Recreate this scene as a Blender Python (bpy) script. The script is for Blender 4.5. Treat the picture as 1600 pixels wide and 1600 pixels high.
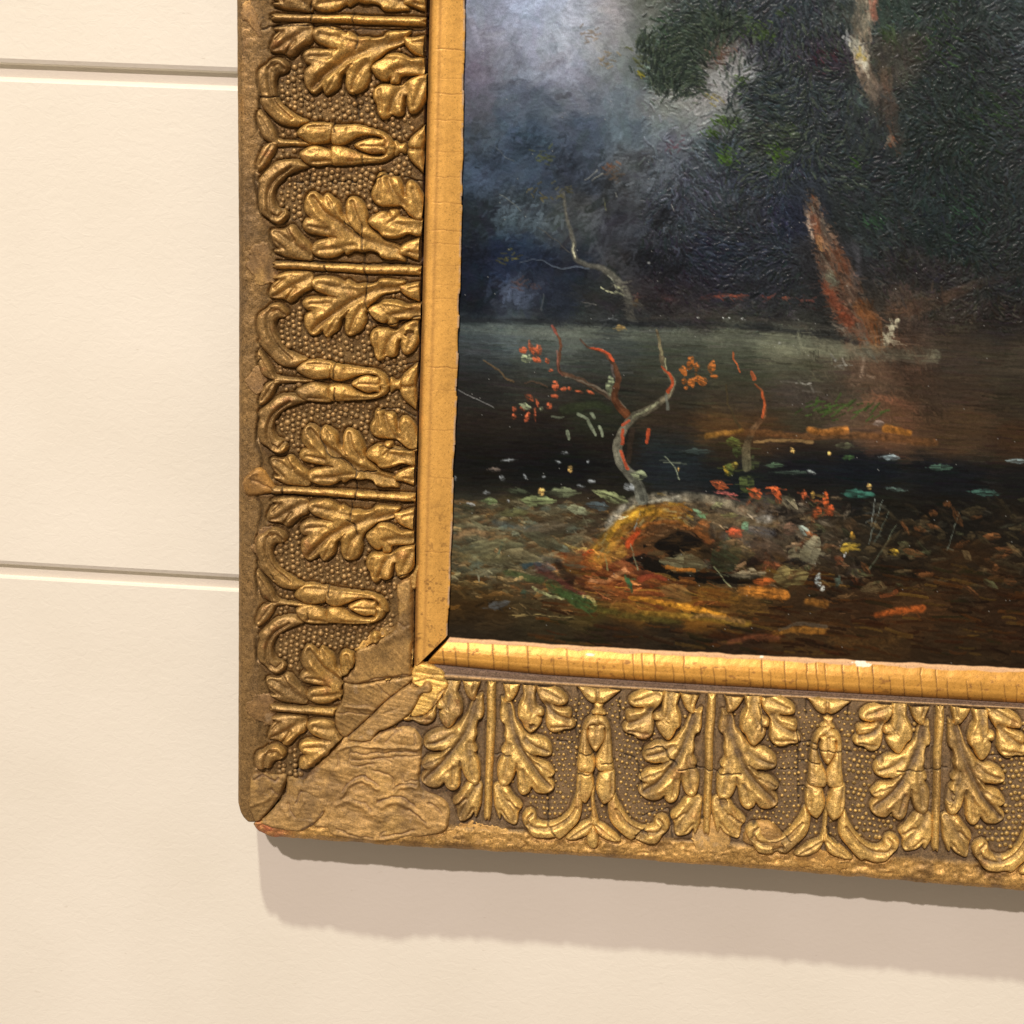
import bpy, math, time
import numpy as np
from mathutils import Matrix, Vector

T0 = time.time()
for o in list(bpy.data.objects):
    bpy.data.objects.remove(o)
SC = bpy.context.scene
COL = SC.collection

# ------------------------------------------------------------------ camera
U = 0.0004                 # metres per traced unit on the frame's plane
F = 2400.0                 # focal length in the same units (picture is 1600 wide)
TILT, YAW, ROLL = math.radians(13.6), math.radians(3.25), math.radians(3.15)
def _rot():
    ca, sa, cb, sb, cc, sc = math.cos(TILT), math.sin(TILT), math.cos(YAW), math.sin(YAW), math.cos(ROLL), math.sin(ROLL)
    rx = np.array([[1, 0, 0], [0, ca, -sa], [0, sa, ca]])
    ry = np.array([[cb, 0, sb], [0, 1, 0], [-sb, 0, cb]])
    rz = np.array([[cc, -sc, 0], [sc, cc, 0], [0, 0, 1]])
    return rz @ ry @ rx
CV = _rot()
conv = lambda v: np.array([v[0], v[2], -v[1]])
RIGHT, DOWN, FWD = conv(CV[0]), conv(CV[1]), conv(CV[2])
CENTRE = np.array([0.0, 0.0, 1.5])
CPOS = CENTRE - FWD * F * U
def surf(px, py, h):
    """point of the plane h units in front of the painting that was traced at px, py"""
    px = np.asarray(px, float); py = np.asarray(py, float); h = np.asarray(h, float)
    px, py, h = np.broadcast_arrays(px, py, h)
    d = FWD + ((px - 800) / F)[..., None] * RIGHT + ((py - 800) / F)[..., None] * DOWN
    t = (-h * U - CPOS[1]) / d[..., 1]
    return CPOS + d * t[..., None]

cam = bpy.data.cameras.new('camera')
cam.sensor_width = 36.0
cam.lens = 36.0 * F / 1600.0
cam.clip_start = 0.01
cam.clip_end = 60.0
cam_ob = bpy.data.objects.new('camera', cam)
COL.objects.link(cam_ob)
m = Matrix.Identity(4)
for i in range(3):
    m[i][0] = RIGHT[i]; m[i][1] = -DOWN[i]; m[i][2] = -FWD[i]; m[i][3] = CPOS[i]
cam_ob.matrix_world = m
SC.camera = cam_ob
SC.render.resolution_x = SC.render.resolution_y = 1024

# ------------------------------------------------------------------ light
WALL_H = -55.0             # the wall's face, behind the painting's face
world = bpy.data.worlds.new('World')
SC.world = world
world.use_nodes = True
bg = world.node_tree.nodes['Background']
bg.inputs[0].default_value = (1.0, 0.79, 0.60, 1)
bg.inputs[1].default_value = 0.33

def ceiling_lamp(name, edge, shade, dist, size, watt, colour):
    """a small ceiling lamp placed so that a point of the frame's edge throws its shadow on the wall"""
    a = surf(*edge); b = surf(*shade)
    d = (a - b) / np.linalg.norm(a - b)
    la = bpy.data.lights.new(name, 'AREA')
    la.shape = 'DISK'; la.size = size; la.energy = watt; la.color = colour
    ob = bpy.data.objects.new(name, la)
    COL.objects.link(ob)
    ob.location = Vector(a + d * dist)
    ob.rotation_euler = Vector(-d).to_track_quat('-Z', 'Y').to_euler()
    return ob
ceiling_lamp('ceiling_lamp', (700, 1326, 56), (722, 1469, WALL_H), 7.0, 0.21, 326, (1.0, 0.985, 0.82))
ceiling_lamp('ceiling_lamp', (424, 1307, 56), (462, 1345, WALL_H), 7.5, 0.14, 392, (1.0, 0.86, 0.81))

SC.view_settings.view_transform = 'Standard'
SC.view_settings.look = 'None'
SC.view_settings.exposure = 0.0
SC.view_settings.gamma = 1.0
SC.view_settings.use_curve_mapping = False

# ------------------------------------------------------------------ helpers
def lin(c):
    c = np.asarray(c, float) / 255.0
    return np.where(c <= 0.04045, c / 12.92, ((c + 0.055) / 1.055) ** 2.4)

def vnoise(x, y, seed):
    rs = np.random.RandomState(seed)
    g = rs.rand(257, 257).astype(np.float32)
    xi = np.floor(x).astype(np.int64); yi = np.floor(y).astype(np.int64)
    fx = (x - xi).astype(np.float32); fy = (y - yi).astype(np.float32)
    fx = fx * fx * (3 - 2 * fx); fy = fy * fy * (3 - 2 * fy)
    xi %= 256; yi %= 256
    a = g[yi, xi]; b = g[yi, xi + 1]; c = g[yi + 1, xi]; d = g[yi + 1, xi + 1]
    return (a * (1 - fx) + b * fx) * (1 - fy) + (c * (1 - fx) + d * fx) * fy
def fbm(x, y, scale, octaves=3, seed=0, stretch=(1, 1)):
    """fractal noise, about -1 .. 1"""
    x = np.asarray(x, float) / scale * stretch[0]; y = np.asarray(y, float) / scale * stretch[1]
    r = 0; a = 1.0; tot = 0
    for k in range(octaves):
        r = r + a * (vnoise(x * 2 ** k + 17.3 * k, y * 2 ** k + 9.1 * k, seed * 13 + k) * 2 - 1)
        tot += a; a *= 0.5
    return r / tot * 1.6
def sstep(a, b, x):
    t = np.clip((x - a) / (b - a), 0, 1)
    return t * t * (3 - 2 * t)
def mixc(a, b, t):
    return a * (1 - t[..., None]) + b * t[..., None]

def smooth_poly(pts, n=4, closed=True):
    p = np.asarray(pts, float)
    if closed:
        p0, p1, p2, p3 = np.roll(p, 1, 0), p, np.roll(p, -1, 0), np.roll(p, -2, 0)
    else:
        q = np.vstack([2 * p[0] - p[1], p, 2 * p[-1] - p[-2]])
        p0, p1, p2, p3 = q[:-3], q[1:-2], q[2:-1], q[3:]
    out = []
    for k in range(n):
        t = k / n
        out.append(0.5 * (2 * p1 + (p2 - p0) * t + (2 * p0 - 5 * p1 + 4 * p2 - p3) * t * t + (3 * p1 - p0 - 3 * p2 + p3) * t ** 3))
    o = np.stack(out, 1).reshape(-1, 2)
    if not closed:
        o = np.vstack([o, p[-1]])
    return o
def sdist(x, y, poly):
    """signed distance to a closed outline, positive inside"""
    x = np.asarray(x, np.float32); y = np.asarray(y, np.float32)
    best = np.full(x.shape, 1e9, np.float32); ins = np.zeros(x.shape, bool)
    n = len(poly)
    for i in range(n):
        ax, ay = poly[i]; bx, by = poly[(i + 1) % n]
        ex, ey = bx - ax, by - ay
        L = ex * ex + ey * ey + 1e-9
        t = np.clip(((x - ax) * ex + (y - ay) * ey) / L, 0, 1)
        dx = x - ax - t * ex; dy = y - ay - t * ey
        np.minimum(best, dx * dx + dy * dy, out=best)
        if ay != by:
            ins ^= ((ay > y) != (by > y)) & (x < (bx - ax) * (y - ay) / (by - ay) + ax)
    d = np.sqrt(best)
    return np.where(ins, d, -d)
def ldist(x, y, pts):
    """distance to an open line and place 0..1 along it"""
    best = np.full(np.shape(x), 1e9); tt = np.zeros(np.shape(x))
    n = len(pts) - 1
    for i in range(n):
        ax, ay = pts[i]; bx, by = pts[i + 1]
        ex, ey = bx - ax, by - ay
        L = ex * ex + ey * ey + 1e-9
        t = np.clip(((x - ax) * ex + (y - ay) * ey) / L, 0, 1)
        d = np.hypot(x - ax - t * ex, y - ay - t * ey)
        k = d < best
        best = np.where(k, d, best); tt = np.where(k, (i + t) / n, tt)
    return best, tt

def tag(o, label=None, category=None, kind=None, group=None):
    if label: o['label'] = label
    if category: o['category'] = category
    if kind: o['kind'] = kind
    if group: o['group'] = group
    return o
def link(name, me, parent=None, centre=None):
    o = bpy.data.objects.new(name, me)
    COL.objects.link(o)
    if parent is not None:
        o.parent = parent
    return o
def mesh_obj(name, V, faces, mat, parent=None, col=None, gilt=None, smooth=True):
    """V world points; the object's origin goes to the middle of them"""
    V = np.asarray(V, float)
    c = (V.min(0) + V.max(0)) / 2
    par = np.zeros(3)
    p = parent
    while p is not None:
        par = par + np.array(p.location); p = p.parent
    me = bpy.data.meshes.new(name)
    me.vertices.add(len(V))
    me.vertices.foreach_set('co', (V - c).astype(np.float32).ravel())
    faces = np.asarray(faces, np.int32)
    k = faces.shape[1]
    me.loops.add(faces.size); me.polygons.add(len(faces))
    me.loops.foreach_set('vertex_index', faces.ravel())
    me.polygons.foreach_set('loop_start', np.arange(0, faces.size, k, dtype=np.int32))
    me.polygons.foreach_set('loop_total', np.full(len(faces), k, np.int32))
    me.update(calc_edges=True)
    me.polygons.foreach_set('use_smooth', np.full(len(faces), smooth))
    if col is not None:
        a = me.color_attributes.new('pigment', 'FLOAT_COLOR', 'POINT')
        q = np.ones((len(V), 4), np.float32); q[:, :3] = np.clip(col, 0, 1)
        a.data.foreach_set('color', q.ravel())
    if gilt is not None:
        a = me.attributes.new('gilt', 'FLOAT', 'POINT')
        a.data.foreach_set('value', np.asarray(gilt, np.float32).ravel())
    me.materials.append(mat)
    o = link(name, me, parent)
    o.location = Vector(c - par)
    return o
def grid_obj(name, P, mat, parent=None, keep=None, col=None, gilt=None):
    """P (ny, nx, 3): a sheet of points; keep: which points belong to it"""
    ny, nx = P.shape[:2]
    idx = np.arange(ny * nx).reshape(ny, nx)
    q = np.stack([idx[:-1, :-1], idx[1:, :-1], idx[1:, 1:], idx[:-1, 1:]], -1).reshape(-1, 4)
    # face the viewer (-Y)
    e1 = P[1, 0] - P[0, 0]; e2 = P[0, 1] - P[0, 0]
    if np.cross(e1, e2)[1] > 0:
        q = q[:, ::-1]
    if keep is not None:
        kk = keep.ravel()
        q = q[kk[q].all(1)]
        if len(q) == 0:
            return None
    used = np.unique(q)
    re = np.full(ny * nx, -1, np.int32); re[used] = np.arange(len(used))
    V = P.reshape(-1, 3)[used]
    return mesh_obj(name, V, re[q], mat, parent,
                    None if col is None else col.reshape(-1, 3)[used],
                    None if gilt is None else np.asarray(gilt).reshape(-1)[used])

# ------------------------------------------------------------------ materials
def new_mat(name):
    ma = bpy.data.materials.new(name); ma.use_nodes = True
    nt = ma.node_tree
    return ma, nt, nt.nodes['Principled BSDF']
def node(nt, kind, **kw):
    n = nt.nodes.new(kind)
    for k, v in kw.items():
        setattr(n, k, v)
    return n
def gilt_material(name, rough=0.46, metal=0.6, bump=0.38, fine=1500, mott=0.42, pits=0.5):
    ma, nt, b = new_mat(name)
    at = node(nt, 'ShaderNodeAttribute', attribute_name='pigment')
    gi = node(nt, 'ShaderNodeAttribute', attribute_name='gilt')
    tc = node(nt, 'ShaderNodeTexCoord')
    geo = node(nt, 'ShaderNodeNewGeometry')
    n1 = node(nt, 'ShaderNodeTexNoise'); n1.inputs['Scale'].default_value = fine; n1.inputs['Detail'].default_value = 3
    n2 = node(nt, 'ShaderNodeTexNoise'); n2.inputs['Scale'].default_value = 420; n2.inputs['Detail'].default_value = 5; n2.inputs['Roughness'].default_value = 0.65
    for n in (n1, n2):
        nt.links.new(geo.outputs['Position'], n.inputs['Vector'])
    mr = node(nt, 'ShaderNodeMapRange'); mr.inputs[1].default_value = 0.3; mr.inputs[2].default_value = 0.7
    mr.inputs[3].default_value = 1 - mott; mr.inputs[4].default_value = 1 + mott
    nt.links.new(n1.outputs['Fac'], mr.inputs[0])
    mr2 = node(nt, 'ShaderNodeMapRange'); mr2.inputs[1].default_value = 0.3; mr2.inputs[2].default_value = 0.7
    mr2.inputs[3].default_value = 1 - mott * 0.8; mr2.inputs[4].default_value = 1 + mott * 0.8
    nt.links.new(n2.outputs['Fac'], mr2.inputs[0])
    mu = node(nt, 'ShaderNodeMath', operation='MULTIPLY')
    nt.links.new(mr.outputs[0], mu.inputs[0]); nt.links.new(mr2.outputs[0], mu.inputs[1])
    n3 = node(nt, 'ShaderNodeTexNoise'); n3.inputs['Scale'].default_value = 850; n3.inputs['Detail'].default_value = 2
    nt.links.new(geo.outputs['Position'], n3.inputs['Vector'])
    mr3 = node(nt, 'ShaderNodeMapRange'); mr3.inputs[1].default_value = 0.60; mr3.inputs[2].default_value = 0.70
    mr3.inputs[3].default_value = 1.0; mr3.inputs[4].default_value = 1 - pits
    nt.links.new(n3.outputs['Fac'], mr3.inputs[0])
    mu0 = mu
    mu = node(nt, 'ShaderNodeMath', operation='MULTIPLY')
    nt.links.new(mu0.outputs[0], mu.inputs[0]); nt.links.new(mr3.outputs[0], mu.inputs[1])
    vm = node(nt, 'ShaderNodeVectorMath', operation='SCALE')
    nt.links.new(at.outputs['Color'], vm.inputs[0]); nt.links.new(mu.outputs[0], vm.inputs['Scale'])
    nt.links.new(vm.outputs[0], b.inputs['Base Color'])
    mm = node(nt, 'ShaderNodeMath', operation='MULTIPLY'); mm.inputs[1].default_value = metal
    nt.links.new(gi.outputs['Fac'], mm.inputs[0]); nt.links.new(mm.outputs[0], b.inputs['Metallic'])
    rr = node(nt, 'ShaderNodeMapRange'); rr.inputs[3].default_value = 0.72; rr.inputs[4].default_value = rough
    nt.links.new(gi.outputs['Fac'], rr.inputs[0]); nt.links.new(rr.outputs[0], b.inputs['Roughness'])
    bu = node(nt, 'ShaderNodeBump'); bu.inputs['Strength'].default_value = bump; bu.inputs['Distance'].default_value = 0.0006
    ad = node(nt, 'ShaderNodeMath', operation='ADD')
    nt.links.new(n1.outputs['Fac'], ad.inputs[0]); nt.links.new(n2.outputs['Fac'], ad.inputs[1])
    nt.links.new(ad.outputs[0], bu.inputs['Height']); nt.links.new(bu.outputs[0], b.inputs['Normal'])
    return ma
M_GILT = gilt_material('worn_gilding')
M_LINER = gilt_material('liner_gilding', rough=0.42, metal=0.38, bump=0.12, fine=1500, mott=0.13, pits=0.3)
M_PUTTY = gilt_material('bronze_painted_putty', rough=0.52, metal=0.5, bump=0.5, fine=1700, mott=0.36)

def paint_material():
    ma, nt, b = new_mat('oil_paint')
    at = node(nt, 'ShaderNodeAttribute', attribute_name='pigment')
    geo = node(nt, 'ShaderNodeNewGeometry')
    n1 = node(nt, 'ShaderNodeTexNoise'); n1.inputs['Scale'].default_value = 1800; n1.inputs['Detail'].default_value = 3
    nt.links.new(geo.outputs['Position'], n1.inputs['Vector'])
    mr = node(nt, 'ShaderNodeMapRange'); mr.inputs[1].default_value = 0.3; mr.inputs[2].default_value = 0.7
    mr.inputs[3].default_value = 0.8; mr.inputs[4].default_value = 1.2
    nt.links.new(n1.outputs['Fac'], mr.inputs[0])
    vm = node(nt, 'ShaderNodeVectorMath', operation='SCALE')
    nt.links.new(at.outputs['Color'], vm.inputs[0]); nt.links.new(mr.outputs[0], vm.inputs['Scale'])
    nt.links.new(vm.outputs[0], b.inputs['Base Color'])
    b.inputs['Roughness'].default_value = 0.33
    b.inputs['Specular IOR Level'].default_value = 0.11
    bu = node(nt, 'ShaderNodeBump'); bu.inputs['Strength'].default_value = 0.15; bu.inputs['Distance'].default_value = 0.0004
    nt.links.new(n1.outputs['Fac'], bu.inputs['Height']); nt.links.new(bu.outputs[0], b.inputs['Normal'])
    return ma
M_PAINT = paint_material()

def wall_material():
    ma, nt, b = new_mat('cream_wall_paint')
    geo = node(nt, 'ShaderNodeNewGeometry')
    mp = node(nt, 'ShaderNodeMapping'); mp.inputs['Scale'].default_value = (0.8, 1, 1.1)
    nt.links.new(geo.outputs['Position'], mp.inputs[0])
    n1 = node(nt, 'ShaderNodeTexNoise'); n1.inputs['Scale'].default_value = 190; n1.inputs['Detail'].default_value = 5; n1.inputs['Roughness'].default_value = 0.62; n1.inputs['Distortion'].default_value = 0.8
    n2 = node(nt, 'ShaderNodeTexNoise'); n2.inputs['Scale'].default_value = 9; n2.inputs['Detail'].default_value = 3
    nt.links.new(mp.outputs[0], n1.inputs['Vector']); nt.links.new(geo.outputs['Position'], n2.inputs['Vector'])
    cr = node(nt, 'ShaderNodeValToRGB')
    cr.color_ramp.elements[0].position = 0.3; cr.color_ramp.elements[0].color = (0.755, 0.712, 0.625, 1)
    cr.color_ramp.elements[1].position = 0.7; cr.color_ramp.elements[1].color = (0.80, 0.758, 0.675, 1)
    nt.links.new(n2.outputs['Fac'], cr.inputs[0])
    n3 = node(nt, 'ShaderNodeTexNoise'); n3.inputs['Scale'].default_value = 330; n3.inputs['Detail'].default_value = 3
    mp3 = node(nt, 'ShaderNodeMapping'); mp3.inputs['Rotation'].default_value = (0, 0.5, 0); mp3.inputs['Scale'].default_value = (0.35, 1, 1)
    nt.links.new(geo.outputs['Position'], mp3.inputs[0]); nt.links.new(mp3.outputs[0], n3.inputs['Vector'])
    r3 = node(nt, 'ShaderNodeMapRange'); r3.inputs[1].default_value = 0.72; r3.inputs[2].default_value = 0.80; r3.inputs[3].default_value = 0.0; r3.inputs[4].default_value = 0.35
    nt.links.new(n3.outputs['Fac'], r3.inputs[0])
    mxs = node(nt, 'ShaderNodeMix', data_type='RGBA'); mxs.inputs[7].default_value = (0.45, 0.38, 0.30, 1)
    nt.links.new(r3.outputs[0], mxs.inputs[0]); nt.links.new(cr.outputs[0], mxs.inputs[6])
    nt.links.new(mxs.outputs[2], b.inputs['Base Color'])
    b.inputs['Roughness'].default_value = 0.6
    b.inputs['Specular IOR Level'].default_value = 0.25
    bu = node(nt, 'ShaderNodeBump'); bu.inputs['Strength'].default_value = 0.2; bu.inputs['Distance'].default_value = 0.0012
    nt.links.new(n1.outputs['Fac'], bu.inputs['Height']); nt.links.new(bu.outputs[0], b.inputs['Normal'])
    return ma
M_WALL = wall_material()
def plain_material(name, c, rough=0.8):
    ma, nt, b = new_mat(name)
    geo = node(nt, 'ShaderNodeNewGeometry')
    n1 = node(nt, 'ShaderNodeTexNoise'); n1.inputs['Scale'].default_value = 300; n1.inputs['Detail'].default_value = 4
    nt.links.new(geo.outputs['Position'], n1.inputs['Vector'])
    cr = node(nt, 'ShaderNodeValToRGB')
    cr.color_ramp.elements[0].color = tuple(x * 0.7 for x in c) + (1,)
    cr.color_ramp.elements[1].color = tuple(min(1, x * 1.3) for x in c) + (1,)
    nt.links.new(n1.outputs['Fac'], cr.inputs[0]); nt.links.new(cr.outputs[0], b.inputs['Base Color'])
    b.inputs['Roughness'].default_value = rough
    return ma
M_WOOD = plain_material('old_dark_wood', (0.035, 0.024, 0.016))

# ------------------------------------------------------------------ wall
def box(name, lo, hi, mat, parent, chamfer=0.0, top_chamfer=0.0):
    """a board: section in Y-Z run along X, with chamfered front edges"""
    y0, y1 = lo[1], hi[1]      # y0 front (smaller y), y1 back
    z0, z1 = lo[2], hi[2]
    c, d = chamfer, top_chamfer
    sec = [(y1, z0), (y0 + c, z0), (y0 + c * 0.3, z0 + c * 0.3), (y0, z0 + c),
           (y0, z1 - d), (y0 + d * 0.3, z1 - d * 0.3), (y0 + d, z1), (y1, z1)]
    V = [(x, a, b) for x in (lo[0], hi[0]) for a, b in sec]
    n = len(sec)
    me = bpy.data.meshes.new(name)
    F_ = [[i, (i + 1) % n, n + (i + 1) % n, n + i] for i in range(n)] + [list(range(n))[::-1], list(range(n, 2 * n))]
    par = Vector((0, 0, 0))
    me.from_pydata([tuple(np.array(v)) for v in V], [], F_)
    me.update()
    me.materials.append(mat)
    import bmesh
    bm = bmesh.new(); bm.from_mesh(me); bmesh.ops.recalc_face_normals(bm, faces=bm.faces); bm.to_mesh(me); bm.free()
    o = link(name, me, parent)
    return o
yw = -WALL_H * U
groove = 14 * U
zg = [(float(surf(285, a, WALL_H)[2]), float(surf(285, b, WALL_H)[2])) for a, b in ((111, 138), (900, 919.5))]
wall = box('wall', (-1.1, yw + groove, 0.72), (1.1, yw + 0.03, 2.35), M_WALL, None)
tag(wall, 'cream painted wall of wide horizontal boards', None, 'structure')
box('board', (-1.1, yw, zg[0][0]), (1.1, yw + groove + 0.001, 2.35), M_WALL, wall, 0.0034, 0.0002)
box('board', (-1.1, yw, zg[1][0]), (1.1, yw + groove + 0.001, zg[0][1]), M_WALL, wall, 0.0034, 0.0002)
box('board', (-1.1, yw, 0.72), (1.1, yw + groove + 0.001, zg[1][1]), M_WALL, wall, 0.0034, 0.0002)

# ------------------------------------------------------------------ frame: lines traced on its face
TOP, RIGHTX = -150.0, 1760.0
ip = np.interp
def ext(x, xs, ys):
    """linear interpolation that goes on past both ends"""
    xs = np.asarray(xs, float); ys = np.asarray(ys, float)
    r = np.interp(x, xs, ys)
    r = np.where(x < xs[0], ys[0] + (x - xs[0]) * (ys[1] - ys[0]) / (xs[1] - xs[0]), r)
    return np.where(x > xs[-1], ys[-1] + (x - xs[-1]) * (ys[-1] - ys[-2]) / (xs[-1] - xs[-2]), r)
def xin(y):  return ext(y, [0, 400, 750, 987, 1040], [666, 657.5, 649, 645, 643.5])
def xout(y): return ext(y, [0, 400, 750, 1250], [370.5, 373.6, 373.6, 372.3])
def ylip(x): return ext(x, [400, 790, 1040, 1400], [1041, 1066, 1080.5, 1098.5])
def yout(x): return ext(x, [396, 405, 424, 640, 1000, 1400], [1287, 1298, 1307.5, 1322, 1342.5, 1375])
def xl_out(y): return ext(y, [0, 400, 750, 987, 1040], [672, 662, 652.5, 648.5, 647])
def xl_in(y):  return ext(y, [0, 400, 750, 995], [727, 720.5, 709, 700])
def yl_in(x):  return ext(x, [700, 1000, 1400], [997, 1015.5, 1035.5])
def yl_out(x): return ext(x, [662, 850, 1040, 1400], [1036, 1054, 1066, 1087])
def v_of(x, y):
    vl = (xin(y) - x) / (xin(y) - xout(y)) * 282
    vb = (y - ylip(x)) / (yout(x) - ylip(x)) * 282
    return np.maximum(vl, vb)
def prof(v):
    v = np.asarray(v, float)
    h = 14 + 42 * np.clip(v / 250, 0, 1) ** 0.95 + 2.0 * sstep(250, 272, v)
    return h - 7 * np.clip((v - 274) / 8, 0, 1) ** 2

CRACKS = [  # left rail
 [(487, 0), (487, 33)], [(553, 18), (553, 40), (561, 60), (559, 78)], [(408, 46), (430, 41), (470, 40), (502, 40), (527, 45), (560, 44), (600, 45), (664, 47)],
 [(405, 152), (440, 151), (480, 155)], [(523, 190), (524, 208)], [(568, 243), (569, 260)], [(555, 145), (560, 170), (562, 190)],
 [(460, 285), (500, 285), (560, 283), (590, 279), (605, 271), (630, 275), (660, 284)], [(545, 282), (547, 300)], [(483, 268), (484, 290)],
 [(565, 352), (568, 385), (571, 425), (575, 450), (572, 470), (578, 490)], [(509, 414), (509, 424)], [(430, 408), (480, 409), (560, 412), (640, 411)],
 [(540, 345), (560, 365), (568, 372)], [(575, 500), (590, 505), (615, 506), (650, 494), (662, 493)], [(600, 572), (625, 570), (645, 567)],
 [(524, 568), (522, 590)], [(525, 606), (525, 626)], [(590, 640), (620, 638), (650, 650)], [(500, 660), (505, 690), (520, 710), (545, 720), (560, 735), (590, 735)],
 [(558, 732), (557, 760), (556, 782)], [(442, 762), (442, 772)], [(400, 772), (460, 774), (535, 779), (560, 777), (646, 783)], [(550, 786), (548, 812)],
 [(545, 810), (556, 822), (560, 835)], [(595, 696), (640, 702), (655, 698)], [(514, 915), (515, 930)], [(425, 895), (430, 905)], [(483, 955), (483, 965)],
 [(600, 920), (606, 905), (645, 893)], [(408, 560), (400, 575), (388, 590)],
 # bottom rail
 [(773, 1178), (790, 1177), (798, 1178)], [(903, 1075), (905, 1090), (902, 1110), (900, 1150)], [(870, 1158), (900, 1159)], [(855, 1240), (857, 1290)],
 [(904, 1175), (928, 1175)], [(940, 1190), (962, 1188)], [(902, 1207), (922, 1207)], [(968, 1090), (968, 1130)], [(975, 1178), (990, 1183), (998, 1195), (1003, 1230)],
 [(1005, 1171), (1015, 1167), (1035, 1163), (1045, 1180), (1057, 1190)], [(1060, 1197), (1095, 1199), (1115, 1204), (1130, 1208), (1158, 1205)], [(1003, 1274), (1025, 1267), (1045, 1262)],
 [(1185, 1095), (1188, 1118), (1190, 1140)], [(1246, 1140), (1247, 1190), (1248, 1255)], [(1215, 1202), (1246, 1202)], [(1246, 1188), (1282, 1190)], [(1262, 1168), (1300, 1172), (1330, 1175)],
 [(1260, 1094), (1260, 1115)], [(1175, 1285), (1195, 1280), (1215, 1293), (1235, 1310)], [(1246, 1228), (1262, 1229)], [(1250, 1159), (1275, 1160)], [(1325, 1100), (1325, 1120)],
 [(862, 1292), (868, 1303)], [(990, 1310), (996, 1300), (1008, 1290)], [(1045, 1265), (1048, 1285), (1052, 1310)], [(1085, 1302), (1093, 1296), (1100, 1275)],
 [(1290, 1290), (1298, 1310), (1310, 1318)], [(1400, 1200), (1440, 1202), (1480, 1199)], [(1545, 1180), (1590, 1178)], [(655, 1170), (656, 1200), (654, 1230)]]
CRACKS = [smooth_poly(c, 3, False) if len(c) > 2 else np.array(c, float) for c in CRACKS]
def crack_depth(x, y, width=1.0):
    """0..1 where an age crack runs"""
    out = np.zeros(np.shape(x))
    wx = x + 1.5 * fbm(x, y, 9, 2, 71); wy = y + 1.5 * fbm(x, y, 9, 2, 72)
    x0, x1, y0, y1 = x.min(), x.max(), y.min(), y.max()
    for c in CRACKS:
        if c[:, 0].max() < x0 - 4 or c[:, 0].min() > x1 + 4 or c[:, 1].max() < y0 - 4 or c[:, 1].min() > y1 + 4:
            continue
        mk = (x > c[:, 0].min() - 6) & (x < c[:, 0].max() + 6) & (y > c[:, 1].min() - 6) & (y < c[:, 1].max() + 6)
        if not mk.any():
            continue
        d, _ = ldist(wx[mk], wy[mk], c)
        out[mk] = np.maximum(out[mk], np.exp(-(d / width) ** 2))
    return out

# ------------------------------------------------------------------ ornament: one half repeat, traced once (stem at s=0, tulip at s=175; v from liner outward)
def S1(pts):
    return [((Y - 40 - 0.0193 * (X - 240)) / 5.714, (1535 - X) / 5.714) for X, Y in pts]
ORN = {}
def orn(name, pts, H, w=7.0, hollow=(), raise_=(), n=4, sp=1.15):
    poly = smooth_poly(pts, n)
    lo = poly.min(0) - 5; hi = poly.max(0) + 5
    s = np.arange(lo[0], hi[0], sp); v = np.arange(lo[1], hi[1], sp)
    S, V = np.meshgrid(s, v)
    sd = sdist(S, V, poly) + (1.6 if name in ('acanthus_leaf', 'upper_leaflet', 'lower_leaflet', 'palmette', 'leaf_bud') else 0.6)
    e = np.clip(sd / 5.0, 0, 1)
    h = 1.42 * H * (0.72 * np.sqrt(np.clip(1 - (1 - e) ** 2, 0, 1)) + 0.28 * sstep(0, 2.0 * w, sd))
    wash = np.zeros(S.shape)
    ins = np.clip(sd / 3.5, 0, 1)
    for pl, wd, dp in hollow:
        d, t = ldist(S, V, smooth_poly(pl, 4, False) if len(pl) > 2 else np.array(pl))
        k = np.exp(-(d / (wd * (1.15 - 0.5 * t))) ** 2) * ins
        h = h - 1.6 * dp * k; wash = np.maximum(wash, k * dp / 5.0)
    for pl, wd, dp in raise_:
        d, t = ldist(S, V, smooth_poly(pl, 4, False) if len(pl) > 2 else np.array(pl))
        h = h + 1.3 * dp * np.exp(-(d / wd) ** 2) * ins
    h = np.where(sd > 0, np.maximum(h, 1.0 * ins), 4.0 * sd)
    ORN[name] = (S, V, h, sd, np.clip(wash, 0, 1))

orn('acanthus_leaf', S1([(1400, 150), (1330, 150), (1250, 140), (1190, 150), (1160, 185), (1090, 200), (1040, 190), (970, 200), (900, 165), (870, 185), (800, 145), (740, 130), (680, 128), (610, 140), (570, 165), (575, 200), (610, 240), (660, 265), (720, 285), (735, 300), (690, 305), (600, 310), (540, 320), (505, 350), (500, 385), (530, 425), (570, 440), (530, 475), (515, 520), (525, 590), (560, 640), (600, 650), (640, 630), (675, 600), (690, 630), (720, 650), (770, 620), (810, 590), (830, 540), (840, 490), (870, 470), (885, 500), (880, 560), (900, 620), (940, 635), (1000, 615), (1040, 570), (1065, 500), (1065, 440), (1090, 380), (1150, 330), (1210, 280), (1280, 260), (1360, 230), (1370, 190)]),
    11, 8, [(S1([(1340, 215), (1150, 250), (960, 330), (800, 430), (690, 510), (590, 610)]), 6.5, 5.5), (S1([(1030, 390), (980, 470), (935, 600)]), 4.5, 3.5), (S1([(960, 235), (820, 215), (640, 185)]), 5, 3.0), (S1([(740, 360), (560, 372)]), 3.5, 2.6), (S1([(800, 500), (715, 630)]), 3, 2.2), (S1([(870, 470), (920, 410)]), 2.0, 3.5), (S1([(735, 298), (800, 300)]), 2.0, 3.0)],
    [(S1([(1190, 160), (1000, 215), (860, 215)]), 3, 2.0), (S1([(760, 350), (700, 430), (620, 500)]), 4, 2.0), (S1([(900, 420), (780, 540)]), 4, 2.5)])
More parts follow.
